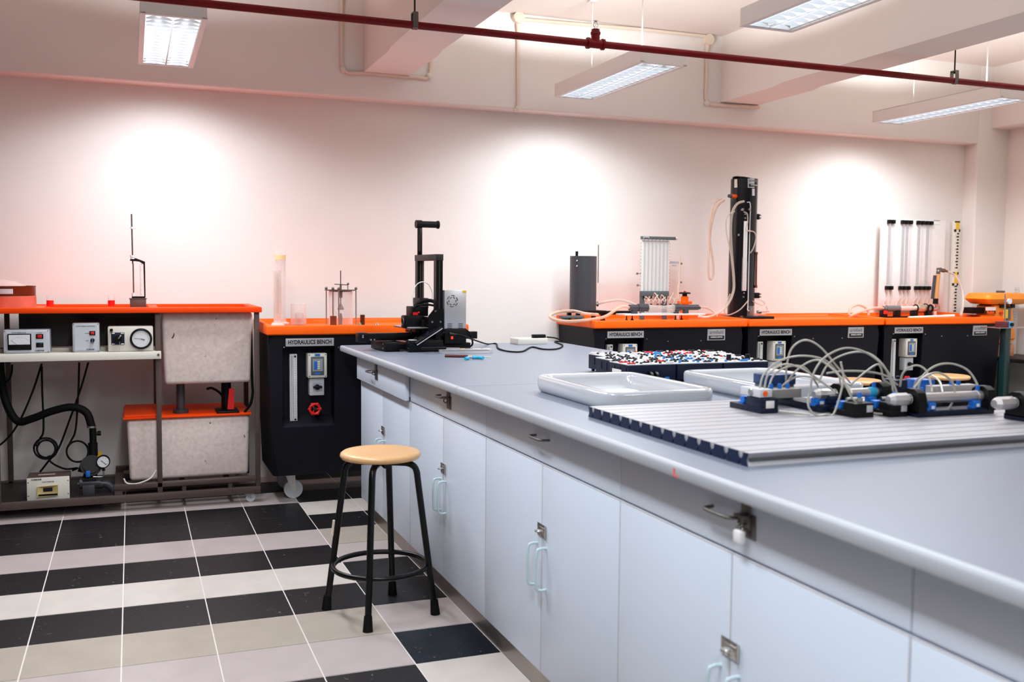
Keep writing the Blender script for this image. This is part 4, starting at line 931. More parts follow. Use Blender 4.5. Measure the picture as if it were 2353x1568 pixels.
# ================================================================== 3D printer on the worktop
def printer():
    N = (1.455, 4.80); A = math.radians(4)
    t = thing('desktop_printer', 'black open-frame desktop 3D printer with a silver power supply on the worktop', '3d printer', (N[0], N[1], WT), A)
    bl = lambda b, n, m, p=t: b.build(n, m, p, local=True)
    V = 0.28
    b = MB(); b.box(-0.17, 0.012, -0.045, 0.005, 0.003, 0.058, 0.002); bl(b, 'control_box', black_m)
    b = MB()
    for y in (0.0, V): b.box(-0.165, 0.172, y-0.02, y+0.02, 0.003, 0.040, 0.002)
    for x in (-0.12, 0.11): b.box(x-0.02, x+0.02, 0.02, V-0.02, 0.006, 0.040, 0.002)
    bl(b, 'base_frame', blackmetal_m)
    for x, y in ((-0.15, -0.015), (0.155, 0.0), (-0.15, V), (0.155, V)):
        b = MB(); b.cyl((x, y, 0), (x, y, 0.004), 0.014, n=16); bl(b, 'foot', rubber_m)
    b = MB(); b.box(-0.375, 0.27, V/2-0.02, V/2+0.02, 0.050, 0.088, 0.002); b.box(-0.385, -0.335, V/2-0.027, V/2+0.027, 0.044, 0.092, 0.004); bl(b, 'bed_rail', blackmetal_m)
    b = MB(); b.box(-0.275, -0.20, 0.02, V-0.02, 0.003, 0.046, 0.003); b.box(-0.20, -0.165, 0.03, V-0.03, 0.010, 0.036); bl(b, 'front_beam', black_m)
    for p in ((-0.362, V/2-0.028, 0.078), (-0.362, V/2-0.028, 0.070), (-0.318, V/2-0.021, 0.056), (-0.300, V/2-0.021, 0.056)): b = MB(); b.cyl((p[0], p[1]+0.002, p[2]), (p[0], p[1]-0.003, p[2]), 0.004, n=10); bl(b, 'screw', chrome_m)
    for p in ((-0.1705, -0.030, 0.045), (-0.1705, -0.030, 0.018), (-0.2755, 0.05, 0.036), (-0.2755, 0.05, 0.016)): b = MB(); b.cyl((p[0]+0.002, p[1], p[2]), (p[0]-0.002, p[1], p[2]), 0.0035, n=10); bl(b, 'screw', chrome_m)
    # gantry
    zt = 0.492
    for y, nm in ((0.0, 'upright'), (V, 'upright')):
        b = MB(); b.box(-0.018, 0.018, y-0.018, y+0.018, 0.04, zt-0.03)
        up = bl(b, nm, blackmetal_m)
        b = MB(); b.box(-0.0035, 0.0035, y-0.0185, y-0.0178, 0.045, zt-0.035); b.box(-0.0185, -0.0178, y-0.0035, y+0.0035, 0.045, zt-0.035); bl(b, 'slot', dbrown_m, up)
    b = MB(); b.box(-0.020, 0.020, -0.022, V+0.022, zt-0.032, zt, 0.002); bl(b, 'top_beam', dbrown_m)
    b = MB(); b.cyl((0.002, V-0.055, 0.045), (0.002, V-0.055, zt-0.03), 0.004, n=10); bl(b, 'lead_screw', dsteel_m)
    # spool holder
    b = MB(); b.box(-0.012, 0.012, V-0.010, V+0.004, zt-0.01, 0.640, 0.001); so = bl(b, 'spool_holder', blackmetal_m)
    b = MB(); b.box(-0.008, 0.002, V-0.0115, V-0.009, zt+0.02, 0.600); bl(b, 'slot', dbrown_m, so)
    b = MB(); b.cyl((-0.018, V-0.003, 0.655), (0.100, V-0.003, 0.655), 0.0175, n=24); b.cyl((-0.022, V-0.003, 0.655), (0.010, V-0.003, 0.655), 0.0215, n=24); b.cyl((0.098, V-0.003, 0.655), (0.107, V-0.003, 0.655), 0.0215, n=24); bl(b, 'spool_arm', black_m, so)
    # X beam with carriage, motor and extruder
    zb = 0.150
    b = MB(); b.box(-0.060, -0.028, -0.02, V+0.03, zb, zb+0.022, 0.001); b.box(-0.060, -0.028, -0.02, V+0.03, zb-0.02, zb-0.002, 0.001); bl(b, 'gantry_beam', blackmetal_m)
    b = MB(); b.prism([(-0.062, zb-0.055), (0.026, zb-0.075), (0.034, zb-0.04), (0.034, zb+0.065), (-0.03, zb+0.068), (-0.062, zb+0.03)], 'y', -0.030, -0.024); bl(b, 'gantry_plate', blackmetal_m); b = MB(); b.prism([(-0.062, zb-0.055), (0.026, zb-0.075), (0.034, zb+0.065), (-0.062, zb+0.05)], 'y', V+0.022, V+0.028); bl(b, 'gantry_plate', blackmetal_m)
    b = MB()
    for x, z in ((-0.028, zb+0.055), (0.022, zb+0.055), (0.022, zb-0.055), (-0.020, zb-0.050), (-0.045, zb), (0.0, zb)): b.cyl((x, -0.024, z), (x, -0.037, z), 0.0055, n=12)
    bl(b, 'roller_bolt', chrome_m)
    b = MB(); b.box(-0.155, -0.058, 0.055, 0.115, zb-0.035, zb+0.030, 0.003); b.box(-0.160, -0.154, 0.058, 0.112, zb-0.030, zb+0.026, 0.002); b.box(-0.120, -0.03, 0.06, 0.15, zb+0.025, zb+0.075, 0.004); b.box(-0.075, -0.02, 0.03, 0.08, zb-0.06, zb+0.01, 0.003); ho = bl(b, 'hot_end', black_m)
    b = MB(); b.torus((-0.161, 0.085, zb-0.002), (1, 0, 0), 0.020, 0.002, 24, 6)
    for k in range(3): b.box(-0.162, -0.160, 0.083, 0.087, zb-0.02, zb+0.016)
    bl(b, 'fan', dsteel_m, ho)
    b = MB(); b.box(-0.115, -0.090, 0.050, 0.056, zb+0.032, zb+0.046); b.sphere((-0.085, 0.052, zb+0.045), 0.005, 10); bl(b, 'red_clip', red_m, ho)
    b = MB(); b.box(-0.030, 0.02, V-0.09, V+0.02, zb+0.06, zb+0.115, 0.004); b.box(-0.045, 0.0, V-0.12, V-0.08, zb+0.06, zb+0.09, 0.003); b.box(-0.06, -0.02, 0.14, 0.2, zb+0.035, zb+0.09, 0.004); ex = bl(b, 'extruder', black_m)
    b = MB(); b.tube([(-0.105, 0.085, zb+0.07), (-0.105, 0.09, zb+0.13), (-0.085, 0.10, zb+0.18), (-0.045, 0.12, zb+0.200), (0.0, 0.15, zb+0.19), (0.03, 0.17, zb+0.15), (0.035, 0.18, zb+0.105)], 0.0026, 8); bl(b, 'feed_tube', white_m)
    b = MB(); b.tube([(-0.11, 0.09, zb+0.04), (-0.08, 0.08, zb+0.09), (-0.02, 0.07, zb+0.105), (0.03, 0.09, zb+0.085), (0.05, 0.12, zb+0.04)], 0.010, 10); b.tube([(-0.12, 0.07, zb+0.03), (-0.10, 0.06, zb+0.075), (-0.05, 0.05, zb+0.085), (0.0, 0.06, zb+0.08)], 0.006, 8); bl(b, 'cable_loom', rubber_m)
    # bed
    b = MB(); b.box(-0.150, 0.13, 0.02, V-0.02, 0.112, 0.118, 0.001); bd = bl(b, 'print_bed', dsteel_m)
    b = MB(); b.box(-0.146, 0.126, 0.024, V-0.024, 0.118, 0.121); bl(b, 'build_sheet', silver_label_m, bd)
    b = MB(); b.cyl((-0.13, 0.04, 0.088), (-0.13, 0.04, 0.112), 0.004, n=8); b.cyl((0.11, 0.04, 0.088), (0.11, 0.04, 0.112), 0.004, n=8); b.box(-0.10, 0.10, 0.06, V-0.06, 0.088, 0.108, 0.002); bl(b, 'bed_carriage', blackmetal_m)
    b = MB(); b.lathe([(0.02, 0), (0.018, 0.012), (0.008, 0.026), (0.006, 0.04)], (-0.03, 0.14, 0.121), n=16); bl(b, 'print_piece', white_m)
    # display
    M = Matrix.Translation((-0.075, -0.035, 0.082)) @ Matrix.Rotation(math.radians(-31), 4, 'Y')
    b = MB(); b.box(-0.078, 0.078, -0.042, 0.042, -0.007, 0.007, 0.002, 2, M); dp = bl(b, 'display_panel', black_m)
    b = MB(); b.box(-0.022, 0.050, -0.030, 0.030, 0.007, 0.009, 0.0, 2, M); bl(b, 'screen', screen_m, dp)
    b = MB(); b.box(-0.079, 0.079, -0.0435, -0.041, -0.006, -0.002, 0.0, 2, M); bl(b, 'clear_edge', ltgrey_m, dp)
    b = MB(); b.cyl(M @ Vector((-0.055, 0.01, 0.007)), M @ Vector((-0.055, 0.01, 0.020)), 0.010, n=16); bl(b, 'dial_knob', black_m, dp)
    b = MB(); b.box(-0.162, -0.128, -0.04, -0.005, 0.058, 0.062, 0.001); bl(b, 'card_slot', ltgrey_m, dp)
    # power supply
    b = MB(); b.box(0.020, 0.138, -0.040, 0.010, 0.075, 0.310, 0.001); ps = bl(b, 'power_supply', alu_m)
    b = MB()
    c = Vector((0.062, -0.0404, 0.255))
    for rad, wdt, off in ((0.0285, 0.010, 22), (0.0195, 0.0065, 0)):
        for k in range(6 if rad < 0.025 else 6):
            a0 = math.radians(off+k*60-(19 if rad > 0.025 else 17)); a1 = math.radians(off+k*60+(19 if rad > 0.025 else 17))
            b.tube([c+Vector((rad*math.cos(a0+(a1-a0)*j/4), 0, rad*math.sin(a0+(a1-a0)*j/4))) for j in range(5)], 0.0018, 6, smooth=False)
    bl(b, 'fan_grille', ink_m, ps)
    for x0 in (0.036, 0.095):
        b = MB()
        for z in (0.140, 0.132, 0.124, 0.117): b.box(x0, x0+0.025, -0.0412, -0.039, z-0.0013, z+0.0013)
        bl(b, 'vent_slots', ink_m, ps)
    b = MB(); b.box(0.118, 0.138, -0.0408, -0.039, 0.297, 0.309); bl(b, 'yellow_label', yellow_m, ps)
    b = MB(); b.box(0.020, 0.138, -0.046, 0.012, 0.038, 0.116, 0.004); b.prism([(0.136, 0.117), (0.165, 0.095), (0.16, 0.090), (0.138, 0.10)], 'y', -0.03, -0.02); cv = bl(b, 'power_cover', black_m, ps)
    b = MB(); b.box(0.053, 0.064, -0.049, -0.045, 0.062, 0.076, 0.001); bl(b, 'power_switch', led_m, ps)
    b = MB(); b.tube([(0.135, -0.01, 0.115), (0.175, 0.0, 0.085), (0.19, 0.0, 0.05), (0.188, 0.0, 0.025), (0.16, 0.0, 0.012)], 0.005, 8); b.cyl((0.15, 0.02, 0.093), (0.18, 0.02, 0.090), 0.003, n=8); bl(b, 'psu_lead', rubber_m)
    return t
printer()
# power cable to the extension block
zc = WT+0.0045
pts = [at(1045, 770, 4.735), at(1060, 771, 4.715), at(1085, 780, 4.72)]+[onz(px, py, zc) for px, py in ((1120, 791), (1140, 790), (1145, 801), (1170, 808), (1200, 808), (1222, 798), (1250, 803), (1280, 802), (1293, 794), (1275, 776))]
pts = [p if p.y < 5.26 else Vector((p.x*5.24/p.y, 5.24, zc)) for p in pts]
pts += [Vector((2.33, 5.20, zc+0.002)), Vector((2.31, 5.16, zc+0.01)), Vector((2.26, 5.15, 0.912)), Vector((2.21, 5.155, 0.918))]
pc = thing('power_cable', 'black power cable winding over the worktop from the printer to the white socket block', 'cable', (pts[5].x, pts[5].y, WT))
b = MB(); b.tube(pts, 0.0042, 8, 8); b.build('cord', rubber_m, pc)
b = MB(); q = Vector((2.165, 5.155, 0.920)); b.box(q.x-0.045, q.x+0.035, q.y-0.016, q.y+0.016, q.z-0.010, q.z+0.014, 0.005); b.build('plug', black_m, pc)
q0 = pts[0]; b = MB(); b.tube([q0+Vector((-0.03, 0, 0.004)), q0, q0+Vector((0.03, -0.005, -0.004))], 0.010, 10, r1=0.006); b.build('plug', black_m, pc)
t = thing('socket_block', 'white extension socket block lying at the far corner of the worktop', 'power strip', (2.14, 5.18, WT))
Mz = Matrix.Translation((2.115, 5.175, 0)) @ Matrix.Rotation(math.radians(4), 4, 'Z')
b = MB(); b.box(-0.10, 0.085, -0.055, 0.055, WT, WT+0.032, 0.003, 2, Mz); b.build('case', cream_m, t)
b = MB(); b.box(-0.098, 0.083, -0.053, 0.053, WT+0.030, WT+0.0335, 0.001, 2, Mz)
b.build('top_cover', white_m, t)
b = MB(); b.box(-0.085, -0.055, -0.02, 0.01, WT+0.0335, WT+0.036, 0.001, 2, Mz); b.build('switch_cover', white_m, t)
# tools beside the printer
def O(px, py, z=WT): return onz(px, py, z)
t = thing('screwdriver_case', 'clear plastic case lying by the printer base', 'tool case', (O(1065, 812).x, O(1065, 812).y, WT))
cx, cy = O(1068, 811).x, O(1068, 811).y
Mz = Matrix.Translation((cx, cy, WT)) @ Matrix.Rotation(math.radians(-6), 4, 'Z')
b = MB(); b.box(-0.125, 0.135, -0.045, 0.045, 0, 0.020, 0.003, 2, Mz); b.build('case', clear('clear_case', (225, 226, 232), 0.25), t)
b = MB()
for k in range(4): b.tube([Mz @ Vector((-0.11, -0.03+k*0.018, 0.012)), Mz @ Vector((0.12, -0.03+k*0.018, 0.012))], 0.0016, 6, smooth=False)
b.build('needle_files', dsteel_m, t)
b = MB(); b.box(-0.02, 0.0, -0.012, 0.008, 0.0195, 0.0215, 0.0, 2, Mz); b.build('label', yellow_m, t)
a0, a1 = O(1022, 816, WT+0.026), O(1085, 813, WT+0.026); e1 = O(1128, 817, WT+0.026)
t = thing('black_file', 'black-handled tool lying across the clear case', 'hand tool', (a0.x, a0.y, WT+0.02))
z_ = WT+0.0275; b = MB(); b.tube([(a0.x, cy-0.02, z_), (a0.x+0.05, cy-0.021, z_), (a1.x-0.02, cy-0.026, z_)], 0.0065, 10); b.build('handle', black_m, t)
b = MB(); b.tube([(a1.x-0.02, cy-0.026, z_), (e1.x, cy-0.034, z_-0.002)], 0.0022, 8, smooth=False); b.build('blade', steel_m, t)
t = thing('red_file', 'dark red-brown handled tool lying in front of the clear case', 'hand tool', (O(1040, 818).x, O(1040, 818).y-0.03, WT))
r0 = O(1022, 818, WT+0.007); r1 = O(1075, 819, WT+0.006); r2 = O(1128, 821, WT+0.004)
b = MB(); b.tube([r0, (r0+r1)/2, r1], 0.0068, 10); b.build('handle', mat('red_brown_grip', (96, 36, 30), 0.4), t)
b = MB(); b.tube([r1, r2], 0.0020, 8, smooth=False); b.build('blade', steel_m, t)
c0, c1 = O(1066, 823, WT+0.008), O(1110, 823, WT+0.008)
t = thing('side_cutter', 'small bright blue handled cutter, nearest of the tools by the printer', 'cutter', (c0.x, c0.y, WT))
b = MB(); b.tube([c0+Vector((0.045, 0.01, 0)), c0+Vector((0.075, 0.008, 0)), c1], 0.0075, 10); b.build('handle', cyan_m, t)
b = MB(); b.tube([c0+Vector((-0.005, -0.035, 0)), c0+Vector((0.01, -0.02, 0)), c0+Vector((0.020, -0.006, 0))], 0.0075, 10); b.build('handle', cyan_m, t)
b = MB(); b.tube([c0+Vector((0.015, -0.006, 0)), c0+Vector((0.03, 0.004, 0)), c0+Vector((0.05, 0.01, 0))], 0.004, 8); b.build('jaw', dsteel_m, t)

# ------------------------------------------------------------------ training boxes with socket panels
sock_m = [mat('socket_black', (24, 24, 28), 0.4), mat('socket_red', (224, 36, 44), 0.4), mat('socket_blue', (40, 130, 205), 0.4), mat('socket_white', (226, 220, 218), 0.4)]
def sock_mesh(m, kind):
    b = MB()
    if kind == 0: b.lathe([(0.0055, 0), (0.0055, 0.004), (0.0042, 0.006), (0.003, 0.006), (0.003, 0.003)], n=10)
    else: b.box(-0.016, 0.016, -0.005, 0.005, 0, 0.005, 0.0015); b.cyl((-0.008, 0, 0.004), (-0.008, 0, 0.0075), 0.004, n=8); b.cyl((0.008, 0, 0.004), (0.008, 0, 0.0075), 0.004, n=8)
    o = b.build('socket', m, local=True); me = o.data; bpy.data.objects.remove(o); return me
SM = [[sock_mesh(m, k) for m in sock_m] for k in (0, 1)]
case_names = [['front left', 'front middle', 'front right'], ['middle-row left', 'centre', 'middle-row right'], ['back left', 'back middle', 'back right']]
case_lab = [['dark blue training box at the near left corner, white sticker on its side', 'dark blue training box in the near row behind the gap between the sinks', 'dark blue training box at the near right corner, two tall black knobs on top'],
            ['dark blue training box in the middle row, left edge of the block', 'dark blue training box at the centre of the block of nine', 'dark blue training box in the middle row, right edge of the block'],
            ['dark blue training box at the far left corner, mostly black sockets', 'dark blue training box in the far row, middle of three', 'dark blue training box in the far row nearest the middle navy bench']]
pal = [[(0, 0, 0, 1, 3), (2, 2, 0, 0, 3, 0), (2, 0, 0, 0, 3)], [(0, 0, 0, 3, 0), (2, 2, 0, 3), (1, 3, 3, 0, 0)], [(0, 0, 3, 0), (2, 0, 3, 0, 1), (1, 0, 0, 0, 3)]]
rws = [(3.130, 3.285, 1.662), (3.295, 3.460, 1.690), (3.470, 3.640, 1.745)]
for r_, (ya, yb, xl) in enumerate(rws):
    xw = (2.262 + 0.03*r_ - xl)/3
    for c_ in range(3):
        xa = xl+c_*xw+0.003; xb = xl+(c_+1)*xw-0.003
        t = thing('training_box', case_lab[r_][c_], 'equipment box', ((xa+xb)/2, (ya+yb)/2, WT), 0, 'dark blue training boxes')
        b = MB(); b.box(xa, xb, ya, yb, WT+0.010, WT+0.068, 0.003)
        b.box(xa+0.01, xa+0.02, ya+0.01, ya+0.02, WT, WT+0.012); b.box(xb-0.02, xb-0.01, ya+0.01, ya+0.02, WT, WT+0.012); b.box(xa+0.01, xa+0.02, yb-0.02, yb-0.01, WT, WT+0.012); b.box(xb-0.02, xb-0.01, yb-0.02, yb-0.01, WT, WT+0.012)
        for k in range(3): b.box(xa-0.002, xa+0.004, ya+0.02+k*0.045, ya+0.03+k*0.045, WT+0.030, WT+0.060, 0.001)
        b.build('case', dnavy_m, t)
        b = MB(); b.box(xa-0.001, xb+0.001, ya+0.001, yb-0.001, WT+0.068, WT+0.072, 0.001); tp = b.build('top_panel', ltgrey_m, t)
        rnd = random.Random(r_*3+c_)
        nx, ny = 5, 5
        for i in range(nx):
            for j in range(ny):
                kind = 1 if (i+j*2+c_) % 4 == 0 else 0
                if rnd.random() < 0.12: continue
                o = bpy.data.objects.new('socket', SM[kind][rnd.choice(pal[r_][c_])]); COL.objects.link(o); o.parent = t
                o.location = (xa+0.018+i*(xb-xa-0.036)/(nx-1)-t.location.x, ya+0.016+j*(yb-ya-0.032)/(ny-1)-t.location.y, 0.072)
        if (r_, c_) == (0, 0):
            b = MB(); b.box(xa-0.004, xa-0.001, ya+0.055, ya+0.125, WT+0.016, WT+0.048, 0.001); b.build('sticker', paper_m, t)
        if (r_, c_) == (0, 2):
            for q in (0.06, 0.145):
                b = MB(); b.cyl((xa+q, ya+0.06, WT+0.072), (xa+q, ya+0.06, WT+0.094), 0.010, 0.009, n=16); b.build('knob', black_m, t)
        if r_ == 0 and c_ < 2:
            for dx in (0.0, 0.022):
                b = MB(); b.cyl((xa+0.075+dx, ya-0.012, WT+0.024), (xa+0.085+dx, ya-0.012, WT+0.024), 0.022, n=20); b.box(xa+0.073+dx, xa+0.087+dx, ya-0.012, ya+0.002, WT+0.016, WT+0.032); b.build('cable_clip', black_m, t)
def valve_plug(p, h, i):
    b = MB(); b.cyl((p[0], p[1], WT), (p[0], p[1], WT+h), 0.008, n=14); b.cyl((p[0], p[1], WT+h*0.6), (p[0], p[1], WT+h*0.75), 0.0095, n=14)
    return b
for i, (px, h) in enumerate(((1503, 0.060), (1524, 0.058), (1533, 0.068), (1539, 0.054))):
    p = onz(px, 880, WT+0.05); p.y = 3.085+0.010*(i % 2)
    b = valve_plug((at(px, 880, p.y).x, p.y), at(px, (868, 872, 867, 874)[i], p.y).z-WT, i)
    solo(b, 'air_plug', blue_m, ['single blue plug behind the left sink rim, apart from the other three', 'left blue plug of the cluster of three behind the sinks', 'tallest blue plug in the cluster of three behind the sinks', 'rightmost blue plug of the cluster of three behind the sinks'][i], 'plug', 'blue air plugs')

# ================================================================== slotted aluminium plate with pneumatic parts
PX0, PX1, PY0, PY1, PZ = 1.180, 2.280, 1.690, 2.446, 0.908
NP = 14; pit = (PY1-PY0)/NP
def plate_poly(sw, sd, bw, bd, e=0.0, cavity=0.0):
    pts = [(PY0+e, WT)]
    for k in range(NP):
        c = PY0+(k+0.5)*pit
        pts += [(c-bw/2, WT), (c-bw/2, WT+bd), (c+bw/2, WT+bd), (c+bw/2, WT)]
    pts += [(PY1-e, WT), (PY1-e-0.006, (WT+PZ)/2), (PY1-e, PZ)]
    for k in reversed(range(NP)):
        c = PY0+(k+0.5)*pit
        if cavity: pts += [(c+sw/2, PZ), (c+sw/2, PZ-0.004), (c+sw/2+cavity, PZ-0.006), (c+sw/2+cavity, PZ-sd), (c-sw/2-cavity, PZ-sd), (c-sw/2-cavity, PZ-0.006), (c-sw/2, PZ-0.004), (c-sw/2, PZ)]
        else: pts += [(c+sw/2, PZ), (c+sw/2*0.9, PZ-sd*0.6), (c+sw/2*0.4, PZ-sd), (c-sw/2*0.4, PZ-sd), (c-sw/2*0.9, PZ-sd*0.6), (c-sw/2, PZ)]
    pts += [(PY0+e, PZ), (PY0+e+0.006, (WT+PZ)/2)]
    return pts
t = thing('slotted_plate', 'wide slotted aluminium profile plate with dark blue end caps, nearest on the worktop', 'mounting plate', ((PX0+PX1)/2, (PY0+PY1)/2, WT))
b = MB(); b.prism(plate_poly(0.006, 0.006, 0.004, 0.003), 'x', PX0, PX1); b.build('profile', mat('anodised_plate', (176, 174, 179), 0.42, 0.12), t, 30)
b = MB(); b.prism(plate_poly(0.021, 0.0135, 0.006, 0.009, 0.0005), 'x', PX0-0.0035, PX0-0.0005); b.build('end_cap', endcap_m, t, 30)
b = MB(); b.box(PX0+0.002, PX1, PY0-0.0006, PY0+0.004, WT+0.0115, WT+0.0165); b.build('side_groove', dsteel_m, t)

def base_block(b, x0, x1, y0, y1, h=0.018): b.box(x0, x1, y0, y1, PZ, PZ+h, 0.002)
def lever(root, x, y, s=0.016):
    b = MB(); b.box(x-s, x+s, y-s*0.8, y+s*0.8, PZ+0.016, PZ+0.036, 0.003); b.box(x-s*1.3, x-s*0.6, y-s*0.8, y+s*0.8, PZ+0.014, PZ+0.022, 0.002); l = b.build('clamp_lever', blue_m, root)
    b = MB(); b.box(x-s*0.3, x+s*0.5, y-s*0.84, y-s*0.78, PZ+0.020, PZ+0.028); b.build('lever_plate', white_m, l)
def fitting(root, x, y, z, up=True):
    b = MB(); b.cyl((x, y, z), (x, y, z+0.012), 0.0055, n=12); b.cyl((x, y, z+0.010), (x, y, z+0.015), 0.0042, n=12); b.build('push_fitting', blue_m, root)
grp = 'pneumatic units on the slotted plate'
# A: limit valve on a stepped base
t = thing('pneumatic_valve', 'grey pneumatic valve on a stepped dark base, leftmost unit on the slotted plate', 'pneumatic unit', (1.578, 2.245, PZ), 0, grp)
b = MB(); b.box(1.550, 1.606, 2.172, 2.318, PZ, PZ+0.016, 0.002); b.box(1.550, 1.606, 2.172, 2.240, PZ+0.016, PZ+0.040, 0.002); b.build('base', dnavy_m, t)
lever(t, 1.574, 2.275, 0.013)
b = MB(); b.box(1.566, 1.592, 2.1705, 2.1725, PZ+0.014, PZ+0.034, 0.0005); b.build('sticker', paper_m, t)
b = MB(); b.box(1.552, 1.592, 2.18, 2.27, PZ+0.042, PZ+0.064, 0.002); b.build('valve_body', ltgrey_m, t)
b = MB(); b.box(1.592, 1.690, 2.185, 2.225, PZ+0.038, PZ+0.062, 0.002); b.build('valve_block', mat('grey_valve', (128, 124, 122), 0.4), t)
b = MB(); b.cyl((1.556, 2.22, PZ+0.053), (1.548, 2.22, PZ+0.053), 0.009, n=16); b.build('port', steel_m, t)
b = MB(); b.cyl((1.568, 2.181, PZ+0.053), (1.568, 2.177, PZ+0.053), 0.007, n=14); b.build('orange_dot', orange_m, t)
for x in (1.605, 1.632, 1.658): fitting(t, x, 2.205, PZ+0.060)
# B: valve terminal behind
t = thing('valve_terminal', 'blue-topped pneumatic valve terminal behind the grey valve unit', 'pneumatic unit', (1.75, 2.26, PZ), 0, grp)
b = MB(); b.box(1.718, 1.790, 2.140, 2.360, PZ, PZ+0.020, 0.002); b.box(1.752, 1.790, 2.140, 2.220, PZ+0.02, PZ+0.045, 0.002); b.build('base', dnavy_m, t)
lever(t, 1.738, 2.175, 0.016)
b = MB(); b.box(1.650, 1.745, 2.29, 2.345, PZ+0.020, PZ+0.060, 0.002); b.build('valve_block', greygreen_m, t)
b = MB(); b.box(1.648, 1.747, 2.285, 2.350, PZ+0.060, PZ+0.090, 0.003); b.build('coil_cover', mat('deep_blue', (6, 52, 104), 0.4), t)
for x in (1.665, 1.695, 1.725): fitting(t, x, 2.283, PZ+0.030)
# generic air cylinder
def air_cylinder(x0, x1, y, r, label, nose=0.055, band=None, name='air_cylinder', frontlever=True):
    za = PZ+0.046
    t = thing(name, label, 'air cylinder', ((x0+x1)/2, y, PZ), 0, grp)
    b = MB(); b.box(x0, x1, y-0.028, y+0.036, PZ, PZ+0.015, 0.002); b.build('base', dnavy_m, t)
    for xb in (x0, x1-0.026):
        b = MB()
        prof = [(y-0.032, PZ+0.01), (y-0.032, za), (y-0.026, za+0.018), (y-0.012, za+0.027), (y+0.012, za+0.027), (y+0.026, za+0.018), (y+0.032, za), (y+0.032, PZ+0.01)]
        b.prism(prof, 'x', xb, xb+0.026); b.build('bracket', black_m, t)
    b = MB(); b.cyl((x0+0.02, y, za), (x1-0.004, y, za), r, n=28); b.cyl((x1-0.04, y, za), (x1-0.026, y, za), r*1.12, n=28); b.cyl((x0+0.028, y, za), (x0+0.044, y, za), r*1.12, n=28); b.build('barrel', alu_m, t)
    b = MB(); b.cyl((x0+0.004, y, za), (x0-0.012, y, za), 0.010, n=18); b.torus((x0-0.004, y, za), (1, 0, 0), 0.0115, 0.0025, 20, 6); b.cyl((x0-0.010, y, za), (x0-0.016, y, za), 0.006, n=12); b.build('rod', steel_m, t)
    b = MB(); b.cyl((x0-0.014, y, za), (x0-0.014-nose*0.78, y, za), r*1.22, n=8); b.cyl((x0-0.014-nose*0.78, y, za), (x0-0.014-nose, y, za), r*1.22, r*0.75, n=8); b.cyl((x0-0.008, y, za), (x0-0.014, y, za), r*0.8, r*1.22, n=8); b.build('nose', alu_m, t)
    for xx in ((x0+0.055, x1-0.055) if frontlever else (x0+0.055,)):
        if xx < x1-0.03: lever(t, xx, y-0.012, 0.013)
    if band:
        b = MB(); b.cyl((band, y, za), (band+0.022, y, za), r*1.14, n=28); b.build('blue_band', cyan_m, t)
    for xx in (x0+0.036, x1-0.034): fitting(t, xx, y, za+r)
    return t
air_cylinder(1.792, 1.955, 2.170, 0.0125, 'air cylinder with a blue band, behind the two black sensor bases', 0.060, 1.900)
air_cylinder(1.905, 2.170, 2.015, 0.0140, 'longest silver air cylinder, between two black brackets', 0.060)
air_cylinder(2.115, 2.275, 1.872, 0.0140, 'silver-nosed air cylinder cut by the right edge of the view', 0.060)
# small stepped sensor bases
def sensor(x0, x1, y0, y1, label):
    t = thing('sensor_base', label, 'pneumatic unit', ((x0+x1)/2, (y0+y1)/2, PZ), 0, grp)
    b = MB(); b.box(x0, x1, y0, y1, PZ, PZ+0.016, 0.002); b.box(x0, x1, y0, y0+0.045, PZ+0.016, PZ+0.038, 0.002); b.build('base', black_m, t)
    lever(t, (x0+x1)/2-0.006, y0+0.075, 0.015)
    b = MB(); b.box(x1-0.024, x1-0.005, y0-0.0015, y0+0.001, PZ+0.014, PZ+0.032, 0.0005); b.build('sticker', silver_label_m, t)
    b = MB(); b.cyl(((x0+x1)/2, y0+0.02, PZ+0.038), ((x0+x1)/2, y0+0.02, PZ+0.050), 0.008, n=14); b.cyl(((x0+x1)/2-0.016, y0+0.05, PZ+0.042), ((x0+x1)/2+0.02, y0+0.045, PZ+0.042), 0.006, n=12); b.build('sensor', steel_m, t)
    fitting(t, (x0+x1)/2, y0+0.02, PZ+0.049)
sensor(1.738, 1.800, 2.030, 2.128, 'black sensor base with a blue lever, in front of the banded air cylinder')
sensor(1.838, 1.896, 2.012, 2.128, 'black sensor base beside the nose of the longest air cylinder')
# small valve and block at the back of the plate
t = thing('manual_valve', 'small grey pneumatic valve with two blue caps, behind the longest air cylinder', 'pneumatic unit', (2.17, 2.13, PZ), 0, grp)
b = MB(); b.box(2.11, 2.24, 2.11, 2.16, PZ, PZ+0.040, 0.002); b.build('base', black_m, t)
b = MB(); b.box(2.085, 2.245, 2.12, 2.15, PZ+0.040, PZ+0.062, 0.002); b.build('valve_body', mat('pale_valve', (176, 172, 170), 0.4), t)
for x in (2.165, 2.190): b = MB(); b.cyl((x, 2.135, PZ+0.062), (x, 2.135, PZ+0.074), 0.006, n=12); b.build('blue_cap', blue_m, t)
t = thing('air_filter_block', 'black block with a blue clear bowl at the back of the slotted plate', 'pneumatic unit', (2.12, 2.25, PZ), 0, grp)
b = MB(); b.box(2.045, 2.088, 2.22, 2.28, PZ, PZ+0.070, 0.003); b.cyl((2.053, 2.25, PZ+0.07), (2.053, 2.25, PZ+0.078), 0.006, n=12); b.cyl((2.078, 2.25, PZ+0.07), (2.078, 2.25, PZ+0.078), 0.006, n=12); b.build('regulator', dnavy_m, t)
b = MB(); b.box(2.130, 2.190, 2.22, 2.28, PZ+0.02, PZ+0.068, 0.004); b.build('bowl', mat('blue_bowl', (24, 96, 190), 0.25), t)
